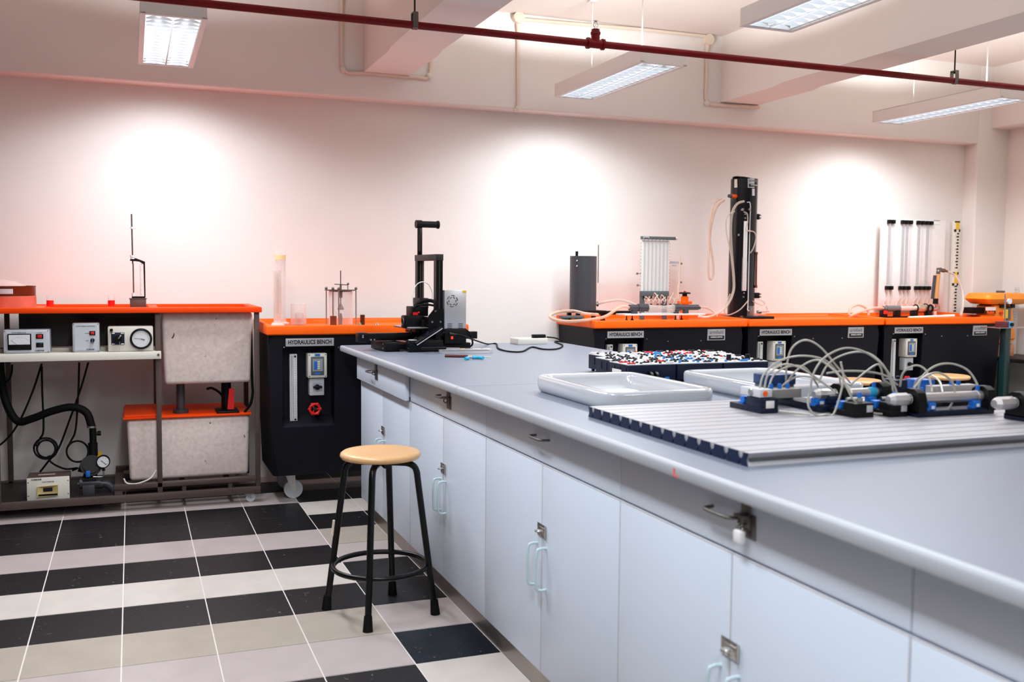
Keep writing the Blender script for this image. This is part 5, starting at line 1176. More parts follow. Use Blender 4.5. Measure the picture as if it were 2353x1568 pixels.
b = MB(); b.box(2.045, 2.195, 2.225, 2.275, PZ, PZ+0.02, 0.002); b.build('foot_bar', dnavy_m, t)
# air tubes: arcs between fittings
def airtube(pts, ys, label):
    n = len(pts); P = [at(x, y, ys[0]+(ys[1]-ys[0])*k/(n-1)) for k, (x, y) in enumerate(pts)]
    for p in P: p.z = max(p.z, PZ+0.0035)
    b = MB(); b.tube(P, 0.0028, 8, 8); solo(b, 'air_tube', airtube_m, label, 'air tube', 'grey air tubes looping over the slotted plate')
airtube([(1806, 880), (1808, 840), (1820, 800), (1850, 782), (1885, 798), (1925, 845), (1958, 885)], (2.28, 2.18), 'highest grey air tube arc, peaking over the middle navy bench')
airtube([(1862, 905), (1868, 862), (1895, 822), (1945, 800), (1998, 815), (2040, 855), (2062, 905)], (2.16, 2.10), 'wide grey air tube arc peaking over the rightmost pair of navy benches')
airtube([(1880, 880), (1905, 835), (1950, 812), (1995, 812), (2030, 840), (2048, 880), (2052, 900)], (2.20, 2.16), 'wide grey air tube arc just below the widest one')
airtube([(1745, 893), (1757, 858), (1795, 828), (1845, 818), (1895, 828), (1925, 858), (1932, 890)], (2.22, 2.20), 'grey air tube arc from the leftmost valve towards the banded cylinder')
airtube([(1757, 890), (1766, 860), (1800, 838), (1840, 846), (1880, 872), (1915, 898)], (2.21, 2.14), 'low grey air tube arc starting at the second fitting of the leftmost valve')
airtube([(1766, 892), (1780, 860), (1815, 842), (1850, 846)] + [(1875, 880), (1880, 890)], (2.21, 2.28), 'short grey air tube from the third fitting of the leftmost valve')
airtube([(1790, 905), (1800, 885), (1832, 866), (1868, 868), (1905, 890), (1920, 905)], (2.26, 2.18), 'lowest grey air tube arc in front of the right sink rim')
airtube([(1803, 905), (1815, 870), (1845, 840), (1880, 828), (1915, 850), (1950, 890), (1958, 905)], (2.27, 2.05), 'grey air tube crossing diagonally over the sink from the valve terminal')
airtube([(1858, 905), (1858, 935), (1875, 960), (1897, 969), (1915, 952), (1930, 910), (1938, 868), (1932, 832)], (2.09, 2.09), 'grey air tube dipping in a loop down to the slotted plate')
airtube([(1941, 880), (1962, 920), (2000, 948), (2060, 967), (2125, 968), (2172, 945), (2194, 910), (2186, 876), (2155, 857), (2122, 868), (2100, 892)], (2.06, 1.99), 'longest grey air tube sagging below the cylinders and looping back')
airtube([(2108, 905), (2118, 868), (2148, 842), (2185, 836), (2222, 850), (2243, 878), (2249, 902)], (2.08, 2.02), 'cream air tube arching over the longest air cylinder')
airtube([(2068, 888), (2076, 856), (2104, 840), (2128, 852), (2140, 886), (2142, 902)], (2.13, 2.02), 'small grey arc left of the longest cylinder, crossing the far stool seat')
airtube([(1900, 858), (1945, 853), (1995, 855), (2035, 864), (2062, 885)], (2.16, 2.20), 'nearly flat grey air tube running towards the blue bowl')
airtube([(1953, 886), (1985, 858), (2015, 838), (2025, 848), (2030, 872), (2046, 884)], (2.15, 2.24), 'cream air tube with a tight bend beside the left far stool')
airtube([(2098, 898), (2108, 872), (2135, 862), (2158, 876), (2166, 902)], (2.20, 2.02), 'smallest grey arc just above the barrel of the longest cylinder')
airtube([(1790, 945), (1830, 950), (1862, 953)], (2.13, 2.09), 'thin grey air tube lying on the plate between the two left units')

# ================================================================== things on the row of benches
YR = 5.90
def T(px, py, Y=YR): return at(px, py, Y)
# grey cylinder rig
c = T(1339, 712); t = thing('grey_cylinder_tank', 'dark grey upright cylinder tank on a black base plate, far left of the bench row', 'tank', (c.x, YR, TF))
zp = T(1340, 713).z
b = MB(); b.box(T(1300, 712).x, T(1378, 712).x, YR-0.10, YR+0.10, zp-0.014, zp, 0.002); b.box(T(1375, 712).x, T(1450, 712).x, YR-0.03, YR+0.03, zp-0.03, zp-0.006, 0.002)
for x in (2.72, 2.90):
    for y in (YR-0.07, YR+0.07): b.box(x-0.012, x+0.012, y-0.012, y+0.012, TF, zp-0.01)
b.build('base_plate', black_m, t)
b = MB(); b.cyl((c.x, YR, zp), (c.x, YR, T(1340, 589).z), 0.0885, n=44); b.build('cylinder', charcoal_m, t)
b = MB(); b.cyl((T(1321, 589).x, YR-0.03, T(1321, 590).z), (T(1321, 589).x, YR-0.03, T(1321, 578).z), 0.009, n=16); b.build('spigot', black_m, t)
b = MB()
for py in (600, 612): p = T(1314, py); b.sphere((c.x-0.072, YR-0.056, p.z), 0.006, 10)
b.build('screw', chrome_m, t)
kx = T(1370, 699); b = MB(); b.cyl((c.x+0.085, YR, kx.z), (c.x+0.105, YR, kx.z), 0.008, n=12); b.lathe([(0.012, -0.006), (0.018, 0), (0.012, 0.006)], (c.x+0.108, YR, kx.z), (1, 0, 0), 8); b.build('knob', black_m, t)
b = MB(); p = T(1316, 545); q = T(1333, 574); b.box(p.x, q.x, YR-0.032, YR-0.028, T(1321, 579).z, p.z); b.build('acrylic_sheet', acr_m, t)
p = T(1316, 723, 5.72); b = MB(); b.box(T(1290, 723, 5.72).x, T(1340, 723, 5.72).x, 5.70, 5.76, TF+0.024, TF+0.040, 0.002); b.box(T(1296, 723, 5.72).x, T(1302, 723, 5.72).x, 5.71, 5.75, TF, TF+0.026); b.box(T(1330, 723, 5.72).x, T(1336, 723, 5.72).x, 5.71, 5.75, TF, TF+0.026)
solo(b, 'channel_bar', greygreen_m, 'short grey channel bar on little feet in the left bench tray', 'bar')
t = thing('acrylic_stand', 'thin steel rod with a faint clear acrylic sheet, right of the grey cylinder', 'stand', (T(1374, 650, 6.08).x, 6.08, TF))
x_ = T(1374, 650, 6.08).x
b = MB(); b.cyl((x_, 6.08, T(1374, 650, 6.08).z), (x_, 6.08, T(1374, 563, 6.08).z), 0.004, n=12); b.build('rod', steel_m, t)
b = MB(); b.cyl((x_, 6.08, TF), (x_, 6.08, T(1374, 650, 6.08).z), 0.005, n=12); b.build('clear_rod', glass_m, t)
b = MB(); b.box(x_+0.006, T(1466, 600, 6.08).x, 6.078, 6.082, T(1400, 652, 6.08).z, T(1400, 599, 6.08).z); b.build('acrylic_sheet', acr_m, t)
b = MB(); b.box(x_-0.02, x_+0.02, 6.05, 6.11, TF, TF+0.008); b.build('foot', acr_m, t)
# manometer board
YM = 5.98
def Mn(px, py): return at(px, py, YM)
t = thing('manometer_bank', 'upright bank of clear manometer tubes with a dark grey top bar', 'manometer', (Mn(1505, 700).x, YM, TF))
p0, p1 = Mn(1475, 552), Mn(1537, 672)
b = MB(); b.box(p0.x, p1.x, YM+0.004, YM+0.010, p1.z, p0.z); b.build('back_board', white_m, t)
p2, p3 = Mn(1474, 543), Mn(1551, 552); b = MB(); b.box(p2.x, p3.x, YM-0.014, YM+0.016, p3.z, p2.z, 0.002); tb = b.build('top_bar', greygreen_m, t)
b = MB(); b.sphere((p3.x+0.010, YM, (p2.z+p3.z)/2), 0.012, 12); b.build('end_knob', cream_m, tb)
b = MB(); b.box(p2.x+0.006, p2.x+0.052, YM-0.016, YM-0.013, p3.z+0.003, p2.z-0.002); lb = b.build('maker_label', silver_label_m, tb)
b = MB(); b.box(p2.x+0.010, p2.x+0.048, YM-0.0165, YM-0.015, p3.z+0.005, p3.z+0.011); b.build('black_band', ink_m, lb)
p4, p5 = Mn(1472, 669), Mn(1535, 681); b = MB(); b.box(p4.x, p5.x, YM-0.014, YM+0.016, p5.z, p4.z, 0.002); b.box(p4.x, p4.x+0.03, YM-0.006, YM+0.014, TF, p5.z); b.box(p5.x-0.04, p5.x-0.01, YM-0.006, YM+0.014, TF, p5.z); b.build('manifold', greygreen_m, t)
for k in range(7):
    x = p0.x+0.020+k*(p1.x-p0.x-0.03)/6.4
    b = MB(); b.cyl((x, YM-0.004, p4.z), (x, YM-0.004, p3.z), 0.0048, n=12); b.build('manometer_tube', clear('manometer_glass', (205, 202, 204), 0.28), t)
    b = MB(); b.cyl((x, YM-0.004, p5.z-0.014), (x, YM-0.004, p5.z), 0.006, n=10); b.box(x-0.010, x+0.010, YM-0.010, YM+0.002, p5.z-0.018, p5.z-0.012); b.build('tap', black_m, t)
b = MB()
for k in range(15):
    z = p1.z+0.02+k*(p0.z-p1.z-0.04)/14
    b.box(p0.x-0.006, p0.x-0.001, YM+0.003, YM+0.006, z-0.0015, z+0.0015); b.box(p1.x+0.001, p1.x+0.006, YM+0.003, YM+0.006, z-0.0015, z+0.0015)
b.build('scale_marks', grey_ink_m, t)
b = MB()
for px, py in ((1464, 629), (1465, 656)): b.cyl(Mn(px, py)-Vector((0, 0.006, 0)), Mn(px, py)+Vector((0, 0.006, 0)), 0.008, n=14); b.tube([Mn(px, py), Vector((p0.x, YM+0.006, Mn(px, py).z))], 0.003, 6, smooth=False)
b.build('adjusting_screw', steel_m, t)
# flow test section
YF = 5.76
def Fp(px, py): return at(px, py, YF)
t = thing('flow_test_section', 'clear horizontal flow pipe between two dark grey unions on a white plate', 'apparatus', (Fp(1520, 722).x, YF, TF))
a, c = Fp(1428, 719), Fp(1612, 723); b = MB(); b.box(a.x, c.x, YF-0.05, YF+0.08, c.z-0.002, c.z+0.008, 0.001); b.build('base_plate', white_m, t)
zb = c.z-0.002
for px, dy in ((1435, -0.03), (1461, 0.05), (1547, -0.03), (1575, 0.05)):
    x = Fp(px, 725).x; b = MB(); b.lathe([(0.014, 0), (0.012, 0.006), (0.005, 0.014), (0.003, zb-TF)], (x, YF+dy, TF), n=14); b.build('levelling_foot', black_m, t)
zx = Fp(1500, 707).z
def xs(px): return Fp(px, 707).x
b = MB(); b.cyl((xs(1446), YF, zx), (xs(1470), YF, zx), 0.020, n=24); b.cyl((xs(1466), YF, zx), (xs(1488), YF, zx), 0.025, n=24); b.box(xs(1452), xs(1463), YF-0.014, YF+0.014, zb+0.005, zx); b.build('union', charcoal_m, t)
b = MB(); b.cyl((xs(1549), YF, zx), (xs(1562), YF, zx), 0.025, n=24); b.cyl((xs(1560), YF, zx), (xs(1604), YF, zx), 0.0185, n=24); b.box(xs(1571), xs(1580), YF-0.014, YF+0.014, zb+0.005, zx); b.box(xs(1550), xs(1558), YF-0.014, YF+0.014, zb+0.005, zx); b.cyl((xs(1604), YF, zx), (xs(1609), YF, zx-0.004), 0.010, n=14); b.build('union', charcoal_m, t)
b = MB(); b.cyl((xs(1487), YF, zx), (xs(1512), YF, zx), 0.021, 0.010, n=24); b.cyl((xs(1512), YF, zx), (xs(1525), YF, zx), 0.010, n=24); b.cyl((xs(1525), YF, zx), (xs(1550), YF, zx), 0.010, 0.021, n=24); b.box(xs(1488), xs(1548), YF-0.018, YF+0.018, zx-0.03, zx+0.012, 0.002); b.build('clear_section', clear('thick_acrylic', (226, 222, 216), 0.22, 0.08), t)
b = MB(); b.box(xs(1470), xs(1536), YF-0.03, YF-0.01, zb+0.010, zb+0.018, 0.001); b.box(xs(1516), xs(1535), YF-0.032, YF-0.028, zb+0.011, zb+0.017); b.build('nameplate', silver_label_m, t)
b = MB()
for px in (1496, 1511, 1519, 1540): b.cbox(Vector((xs(px), YF, zx+0.022)), 0.014, 0.010, 0.007, 0.002)
b.build('tapping', black_m, t)
for k, (px, px2) in enumerate(((1489, 1478), (1500, 1487), (1511, 1496), (1518, 1505), (1526, 1514), (1535, 1523), (1546, 1531))):
    x = p0.x+0.020+k*(p1.x-p0.x-0.03)/6.4
    s = Vector((x, YM-0.006, p5.z-0.014)); e = Vector((xs(px), YF, zx+0.02)); hgt = 0.03+0.014*(k % 3)
    m = (s+e)/2+Vector((0.03*(1 if k % 2 else -1), -0.05, hgt))
    b = MB(); b.tube([s, s+Vector((0, -0.03, -0.02)), m, e+Vector((0.01, 0, 0.03)), e], 0.0034, 8, 8); b.build('tapping_hose', tube_m, t)
b = MB(); b.tube([Fp(1548, 690), Fp(1553, 686), Fp(1560, 690), Fp(1566, 704)], 0.003, 8); b.build('tapping_hose', tubeorange_m, t)
# mini upright tube and orange valve
t = thing('white_standpipe', 'slim cream upright tube with a small grey plaque, right of the manometer bank', 'pipe', (T(1557, 672).x, 6.04, TF))
x_ = at(1561, 640, 6.04).x; b = MB(); b.cyl((x_, 6.04, at(1561, 657, 6.04).z), (x_, 6.04, at(1561, 592, 6.04).z), 0.008, n=14); b.cyl((x_-0.006, 6.04, TF), (x_-0.006, 6.04, at(1561, 655, 6.04).z), 0.010, n=14); b.build('tube', conduit_m, t)
b = MB()
for py in (606, 649): b.sphere((x_+0.012, 6.035, at(1561, py, 6.04).z), 0.007, 10)
b.build('screw', dsteel_m, t)
b = MB(); b.box(at(1539, 600, 6.04).x, x_-0.006, 6.036, 6.040, at(1539, 606, 6.04).z, at(1539, 601, 6.04).z); b.box(at(1544, 600, 6.04).x, at(1554, 600, 6.04).x, 6.036, 6.040, at(1539, 612, 6.04).z, at(1539, 609, 6.04).z); b.build('plaque', silver_label_m, t)
t = thing('orange_valve', 'orange valve with a black handwheel standing behind the right grey union', 'valve', (T(1573, 700).x, 5.93, TF)); x_ = at(1573, 700, 5.93).x
Zv = lambda py: at(1573, py, 5.93).z
b = MB(); b.box(x_-0.040, x_+0.040, 5.895, 5.965, Zv(699), Zv(692), 0.004); b.cyl((x_, 5.93, Zv(692)), (x_, 5.93, Zv(683)), 0.026, n=24); b.cyl((x_, 5.93, Zv(684)), (x_, 5.93, Zv(681)), 0.022, n=24); b.cyl((x_, 5.93, TF), (x_, 5.93, Zv(699)), 0.03, n=24); b.build('body', orange_m, t)
b = MB(); b.cyl((x_, 5.93, Zv(682)), (x_, 5.93, Zv(675)), 0.017, n=20); b.lathe([(0.036, -0.003), (0.040, -0.008), (0.042, -0.004), (0.036, 0.003), (0.006, 0.004), (0.006, -0.003)], (x_, 5.93, Zv(673)), n=28); hw = b.build('handwheel', black_m, t)
b = MB(); b.cyl((x_, 5.93, Zv(672)), (x_, 5.93, Zv(669)), 0.008, n=12); b.build('centre_nut', red_m, hw)
# hoses on the left of the row
def hose(pts, label, r=0.0095, m=tube_m, name='clear_hose'):
    b = MB(); b.tube([at(*p) for p in pts], r, 10, 8); solo(b, name, m, label, 'hose', 'hoses along the row of benches')
hose([(1445, 707, 5.76), (1430, 705, 5.74), (1415, 712, 5.72), (1398, 724, 5.70), (1380, 731, 5.68), (1340, 737, 5.64), (1300, 739, 5.63), (1272, 734, 5.66), (1264, 726, 5.72), (1280, 718, 5.80), (1315, 715, 5.80), (1345, 721, 5.76), (1375, 724, 5.74)], 'thick clear hose looping over the left corner of the orange rim', 0.0105, tubeorange_m)
hose([(1370, 699, 5.88), (1395, 693, 5.85), (1425, 690, 5.83), (1452, 697, 5.80), (1466, 705, 5.78)], 'clear hose from the grey cylinder tank to the left grey union', 0.0085)
hose([(1608, 706, 5.76), (1625, 708, 5.76), (1640, 717, 5.74), (1648, 728, 5.72)], 'short clear hose leaving the right grey union', 0.007, tubeorange_m)
# tall black column
YT = 5.92
def Tt(px, py, Y=YT): return at(px, py, Y)
c0 = Tt(1702, 725); c1 = Tt(1704, 412)
t = thing('black_column', 'tallest black cylindrical column with a white scale and clear hoses', 'column', (c0.x, YT, TF)); R = 0.094
b = MB(); b.cyl((c0.x, YT, TF+0.02), (c0.x+0.004, YT, c1.z), R, n=56); b.cyl((c0.x+0.003, YT, c1.z-0.004), (c0.x+0.004, YT, c1.z+0.001), R*0.9, n=48); b.build('tube', mat('gloss_black_tube', (12, 12, 18), 0.22), t)
b = MB(); b.box(c0.x-0.12, c0.x+0.20, YT-0.12, YT+0.11, TF, TF+0.022, 0.003); b.build('base_plate', black_m, t)
def on_tube(px, py, off=0.002):
    # point on the column's skin seen at that height; angle from its sideways offset
    p = Tt(px, py); dx = max(-R*0.98, min(R*0.98, p.x-c0.x)); return Vector((c0.x+dx, YT-math.sqrt(R*R-dx*dx)-off, p.z))
def skin_patch(nm, m, pxa, pxb, pya, pyb, root, off=0.001):
    b = MB(); n = 8; cols = []
    for i in range(n+1):
        px = pxa+(pxb-pxa)*i/n
        a_, c_ = on_tube(px, pya, off), on_tube(px, pyb, off); cols.append((b.bm.verts.new(a_), b.bm.verts.new(c_)))
    for (u0, l0), (u1, l1) in zip(cols, cols[1:]): b.bm.faces.new((u0, u1, l1, l0))
    return b.build(nm, m, root)
sl = skin_patch('maker_label', silver_label_m, 1701, 1730, 413, 434, t)
def wrap_text(body, px, py, size, m, root, bold=0.0004):
    base = on_tube(px, py, 0.0025); b = MB(); b.text(body, (0, 0, 0), size, Matrix.Identity(4), ext=0.0, bold=bold)
    a0 = math.asin((base.x-c0.x)/R)
    for v in b.bm.verts:
        a = a0+v.co.x/R; z = base.z+v.co.y; v.co = Vector((c0.x+(R+0.0022)*math.sin(a), YT-(R+0.0022)*math.cos(a), z))
    b.build('lettering', m, root)
wrap_text('armfield', 1717, 418, 0.032, grey_ink_m, sl)
bb = skin_patch('black_band', ink_m, 1703, 1730, 425, 432, sl, 0.0015)
wrap_text('ARMFIELD LIMITED', 1717, 428, 0.009, paper_m, bb, 0.0003)
skin_patch('notice', mat('lilac_label', (206, 196, 206), 0.5), 1710, 1728, 436, 452, t)
skin_patch('tape', conduit_m, 1681, 1686, 413, 432, t)
p = Tt(1674, 452); b = MB(); b.cyl((c0.x-R+0.01, YT-0.03, p.z), (c0.x-R-0.035, YT-0.04, p.z), 0.0145, n=20); pl = b.build('orange_connector', orange_m, t)
b = MB(); b.cyl((c0.x-R-0.034, YT-0.04, p.z), (c0.x-R-0.058, YT-0.045, p.z), 0.0135, 0.012, n=20); b.cyl((c0.x-R-0.015, YT-0.036, p.z-0.035), (c0.x-R-0.015, YT-0.036, p.z-0.012), 0.007, n=12); b.build('connector_nut', charcoal_m, pl)
a, c = on_tube(1697, 510, 0.006), on_tube(1692, 668, 0.006)
b = MB(); zz0, zz1 = c.z, a.z; xx = (a.x+c.x)/2; yy = min(a.y, c.y)-0.006
b.box(xx-0.013, xx+0.013, yy, yy+0.012, zz0, zz1, 0.001); sc = b.build('scale', white_m, t)
b = MB()
for k in range(45): b.box(xx-0.006, xx+(0.002 if k % 5 else 0.006), yy-0.0008, yy, zz0+0.012+k*(zz1-zz0-0.024)/44, zz0+0.0135+k*(zz1-zz0-0.024)/44)
b.build('scale_marks', grey_ink_m, sc)
b = MB(); b.cyl((xx-0.018, yy+0.006, zz0), (xx-0.018, yy+0.006, zz0+(zz1-zz0)*0.48), 0.004, n=10); b.cyl((xx+0.018, yy+0.006, zz0+0.01), (xx+0.018, yy+0.006, zz0+(zz1-zz0)*0.42), 0.004, n=10); b.build('side_tube', glass_m, t)
b = MB()
for px, py in ((1696, 494), (1696, 503), (1693, 673), (1692, 682)): q = on_tube(px, py, 0); b.cyl(q+Vector((0, 0.004, 0)), q-Vector((0, 0.005, 0)), 0.005, n=10)
for px, py in ((1691, 484), (1703, 484)): q = on_tube(px, py, 0); b.cyl(q+Vector((0, 0.004, 0)), q-Vector((0, 0.014, 0)), 0.006, n=10); b.cyl(q-Vector((0, 0.012, 0.006)), q-Vector((0, 0.012, -0.010)), 0.008, n=10)
q = on_tube(1686, 541, 0.004); b.cbox(q, 0.012, 0.006, 0.014, 0.001)
b.build('fastener', steel_m, t)
for py in (499, 679):
    q = Tt(1730, py); b = MB(); b.box(c0.x+R-0.015, q.x+0.018, YT-0.055, YT-0.025, q.z-0.020, q.z+0.020, 0.002); br = b.build('side_bracket', black_m, t)
    b = MB(); b.cyl((q.x+0.020, YT-0.05, q.z+0.010), (q.x+0.020, YT-0.066, q.z+0.010), 0.006, n=10); b.cyl((q.x+0.020, YT-0.05, q.z-0.010), (q.x+0.020, YT-0.066, q.z-0.010), 0.006, n=10); b.build('screw', steel_m, br)
b = MB(); q0, q1 = Tt(1731, 508), Tt(1728, 672); b.cyl((q1.x+0.004, YT-0.045, q1.z), (q0.x-0.002, YT-0.045, q0.z), 0.0055, n=12); b.build('sight_glass', glass_m, t)
b = MB(); q0, q1 = Tt(1723, 585), Tt(1722, 655); b.cyl((q1.x, YT-0.08, q1.z), (q0.x, YT-0.08, q0.z), 0.0065, n=12); b.cyl((q1.x, YT-0.08, q1.z-0.02), (q1.x, YT-0.08, q1.z), 0.010, n=12); b.cyl((q0.x, YT-0.08, q0.z), (q0.x, YT-0.08, q0.z+0.015), 0.010, n=12); b.build('brass_tube', copper_m, t)
def those(pts, r, m=tube_m, nm='hose'):
    b = MB(); b.tube([Tt(x, y, Y) for x, y, Y in pts], r, 8, 8); b.build(nm, m, t)
those([(1709, 463, 5.825), (1695, 468, 5.81), (1684, 485, 5.80), (1679, 520, 5.80), (1681, 580, 5.80), (1686, 640, 5.79), (1685, 670, 5.78), (1672, 700, 5.76), (1650, 720, 5.73), (1625, 729, 5.71), (1605, 727, 5.70)], 0.0088)
those([(1688, 486, 5.81), (1672, 496, 5.79), (1668, 520, 5.79), (1672, 550, 5.79), (1679, 580, 5.79), (1684, 610, 5.785)], 0.005)
those([(1709, 487, 5.81), (1717, 492, 5.80), (1718, 510, 5.80), (1714, 528, 5.80), (1722, 531, 5.80), (1733, 534, 5.82), (1737, 548, 5.83), (1731, 570, 5.82), (1724, 582, 5.82)], 0.0046)
those([(1717, 465, 5.82), (1724, 470, 5.82), (1723, 520, 5.82), (1721, 600, 5.82), (1719, 690, 5.82), (1718, 712, 5.80), (1722, 714, 5.79)], 0.0034, ltgrey_m)
those([(1720, 690, 5.80), (1700, 712, 5.78), (1675, 724, 5.77), (1665, 718, 5.77), (1668, 700, 5.77), (1678, 676, 5.78)], 0.0042)
hose([(1657, 456, 5.86), (1645, 463, 5.84), (1637, 480, 5.84), (1631, 520, 5.84), (1632, 560, 5.84), (1638, 600, 5.84), (1639, 630, 5.84), (1634, 642, 5.84), (1629, 635, 5.84), (1628, 600, 5.84), (1630, 560, 5.86), (1636, 510, 5.87), (1648, 475, 5.88), (1665, 460, 5.89)], 'clear hose hanging in a long loop left of the black column', 0.0075, tubeorange_m)
# small clear pump beside the column
q = at(1735, 725, 5.80)
t = thing('clear_pump_cell', 'small clear box with steel pieces at the foot of the black column', 'apparatus', (q.x, 5.80, TF+0.022)); z0 = TF+0.022
X_ = lambda px: at(px, 720, 5.80).x
b = MB(); b.box(X_(1722), X_(1744), 5.805, 5.835, z0, z0+0.072, 0.002); b.build('cell', glass_m, t)
b = MB(); b.box(X_(1726), X_(1732), 5.81, 5.83, z0+0.01, z0+0.06, 0.001); b.cyl((X_(1744), 5.82, z0+0.03), (X_(1752), 5.82, z0+0.03), 0.012, n=14); b.build('core', dsteel_m, t)
b = MB(); b.cyl((X_(1748), 5.82, z0+0.03), (X_(1771), 5.82, z0+0.032), 0.0025, n=8); b.build('needle', red_m, t)
b = MB(); b.tube([at(1736, 687, 5.82), at(1748, 690, 5.82), at(1757, 697, 5.82), at(1752, 702, 5.82), at(1738, 697, 5.82), at(1730, 692, 5.82)], 0.0035, 8); b.tube([at(1744, 722, 5.80), at(1758, 722, 5.80), at(1763, 712, 5.80), at(1760, 703, 5.80)], 0.0035, 8); b.build('hose', tube_m, t)
c = at(1704, 727, 5.72); b = MB(); b.cyl((c.x, 5.72, TF), (c.x, 5.72, TF+0.032), 0.0125, 0.010, n=16); solo(b, 'stopper', mat('brown_stopper', (96, 52, 36), 0.6), 'small brown stopper at the foot of the black column', 'stopper')

# white tube board on the right bench
YB2 = 6.125
def B(px, py, Y=YB2): return at(px, py, Y)
a, c = B(2026, 502), B(2166, 706)
t = thing('tube_board', 'large white board with nine clear vertical tubes leaning at the recess', 'manometer board', ((a.x+c.x)/2, YB2, TF))
b = MB(); b.box(B(2022, 600).x, c.x, YB2, YB2+0.010, c.z, a.z, 0.002)
for x in (B(2022, 600).x+0.06, c.x-0.08): b.box(x, x+0.02, YB2, YB2+0.010, TF, c.z)
b.build('board', mat('glossy_white_board', (240, 236, 234), 0.3), t)
tops = [2041, 2050, 2072, 2081, 2090, 2108, 2118, 2128, 2137]; wide = [1, 0, 1, 1, 0, 1, 0, 1, 0]
zt_, zb_ = B(2080, 511).z, B(2080, 662).z
for k, px in enumerate(tops):
    x = B(px-3, 600).x; yy = YB2-0.014
    b = MB(); b.cyl((x, yy, zb_), (x, yy, zt_), 0.0075, n=12); b.build('glass_tube', glass_m, t)
    if wide[k]:
        b = MB(); b.box(x+0.004, x+0.030, YB2-0.003, YB2+0.001, zb_+0.03, zt_-0.03); sc = b.build('scale_strip', silver_label_m, t)
        b = MB()
        for q in range(8): b.box(x+0.012, x+0.020, YB2-0.0036, YB2-0.003, zb_+0.06+q*0.065, zb_+0.062+q*0.065)
        b.build('scale_marks', grey_ink_m, sc)
    for z in (zt_, zb_):
        b = MB(); b.box(x-0.015, x+0.015, yy-0.012, YB2, z-0.015, z+0.015, 0.004); b.build('tube_clip', black_m, t)
ends = [(2033, 705), (2045, 705), (2060, 705), (2074, 704), (2088, 705), (2102, 703), (2112, 701), (2130, 698), (2140, 702)]
for k, px in enumerate(tops):
    x = B(px-3, 600).x; e = at(ends[k][0], ends[k][1], 5.95)
    b = MB(); b.tube([(x, YB2-0.014, zb_-0.015), (x, YB2-0.016, zb_-0.07), (x*0.6+e.x*0.4, YB2-0.05, zb_-0.12), e], 0.0062, 8, 6); b.build('tail_hose', tube_m, t)
q_ = B(2153, 508); b = MB(); b.box(q_.x-0.032, q_.x+0.030, YB2-0.0008, YB2+0.001, q_.z, q_.z+0.005); b.build('printed_line', grey_ink_m, t)
b = MB(); b.box(q_.x-0.045, q_.x+0.034, YB2-0.0008, YB2+0.001, q_.z-0.030, q_.z-0.027); b.build('printed_line', silver_label_m, t)
# venturi line in front of the board
YV = 5.90
def Vv(px, py): return at(px, py, YV)
zx = Vv(2085, 709).z
t = thing('venturi_line', 'horizontal clear pipe with a grey union and a brass-ringed vessel before the white board', 'apparatus', (Vv(2085, 709).x, YV, TF))
vx = lambda px: Vv(px, 709).x
b = MB(); b.cyl((vx(2036), YV, zx), (vx(2066), YV, zx), 0.023, n=24); b.cyl((vx(2030), YV, zx), (vx(2037), YV, zx), 0.019, n=20); b.build('union', mat('mid_grey_pvc', (104, 106, 110), 0.4), t)
b = MB(); b.box(vx(2025), vx(2036), YV-0.02, YV+0.02, TF+0.006, zx-0.012, 0.002); b.box(vx(2056), vx(2066), YV-0.02, YV+0.02, TF+0.006, zx-0.012, 0.002); b.box(vx(2095), vx(2106), YV-0.02, YV+0.02, TF+0.006, zx-0.015, 0.002); b.box(vx(2128), vx(2138), YV-0.02, YV+0.02, TF+0.006, zx-0.015, 0.002)
b.box(vx(2002), vx(2150), YV-0.03, YV+0.03, TF, TF+0.010, 0.002); b.build('support', black_m, t)
b = MB(); b.box(vx(2026), vx(2035), YV-0.0215, YV-0.0195, zx-0.04, zx-0.014); b.build('red_block', red_m, t)
b = MB(); b.cyl((vx(2066), YV, zx), (vx(2102), YV, zx), 0.017, n=20); b.build('clear_pipe', frost_m, t)
b = MB(); b.lathe([(0.02, 0), (0.030, 0.015), (0.034, 0.04), (0.034, 0.07), (0.028, 0.09), (0.02, 0.10)], (vx(2102), YV, zx), (1, 0, 0), 28); b.build('vessel', mat('steel_tan', (196, 176, 156), 0.3, 0.6), t)
b = MB(); b.torus((vx(2126), YV, zx), (1, 0, 0), 0.034, 0.004, 28, 8); b.torus((vx(2104), YV, zx), (1, 0, 0), 0.026, 0.006, 28, 8); b.torus((vx(2138), YV, zx), (1, 0, 0), 0.024, 0.008, 28, 8); b.build('ring', black_m, t)
b = MB(); b.tube([Vv(2138, 709), Vv(2146, 711), Vv(2154, 708), Vv(2153, 700), Vv(2150, 694)], 0.016, 12); b.build('elbow', steel_m, t)
a, c = Vv(2150, 690), Vv(2156, 630); dn_ = (c-a).normalized()
b = MB(); b.cyl(a, c, 0.0165, n=20); b.build('rotameter_tube', mat('tan_glass', (206, 150, 92), 0.25), t)
b = MB(); b.cyl(a-dn_*0.03, a+dn_*0.012, 0.020, n=20); b.build('lower_nut', black_m, t)
o_ = Vector((-0.034, -0.002, 0)); b = MB(); b.hexa([a+o_+Vector((-0.012, -0.004, 0.01)), a+o_+Vector((0.012, -0.004, 0.01)), a+o_+Vector((0.012, 0.006, 0.01)), a+o_+Vector((-0.012, 0.006, 0.01))], [c+o_+Vector((-0.012, -0.004, -0.01)), c+o_+Vector((0.012, -0.004, -0.01)), c+o_+Vector((0.012, 0.006, -0.01)), c+o_+Vector((-0.012, 0.006, -0.01))]); b.build('backing_plate', charcoal_m, t)
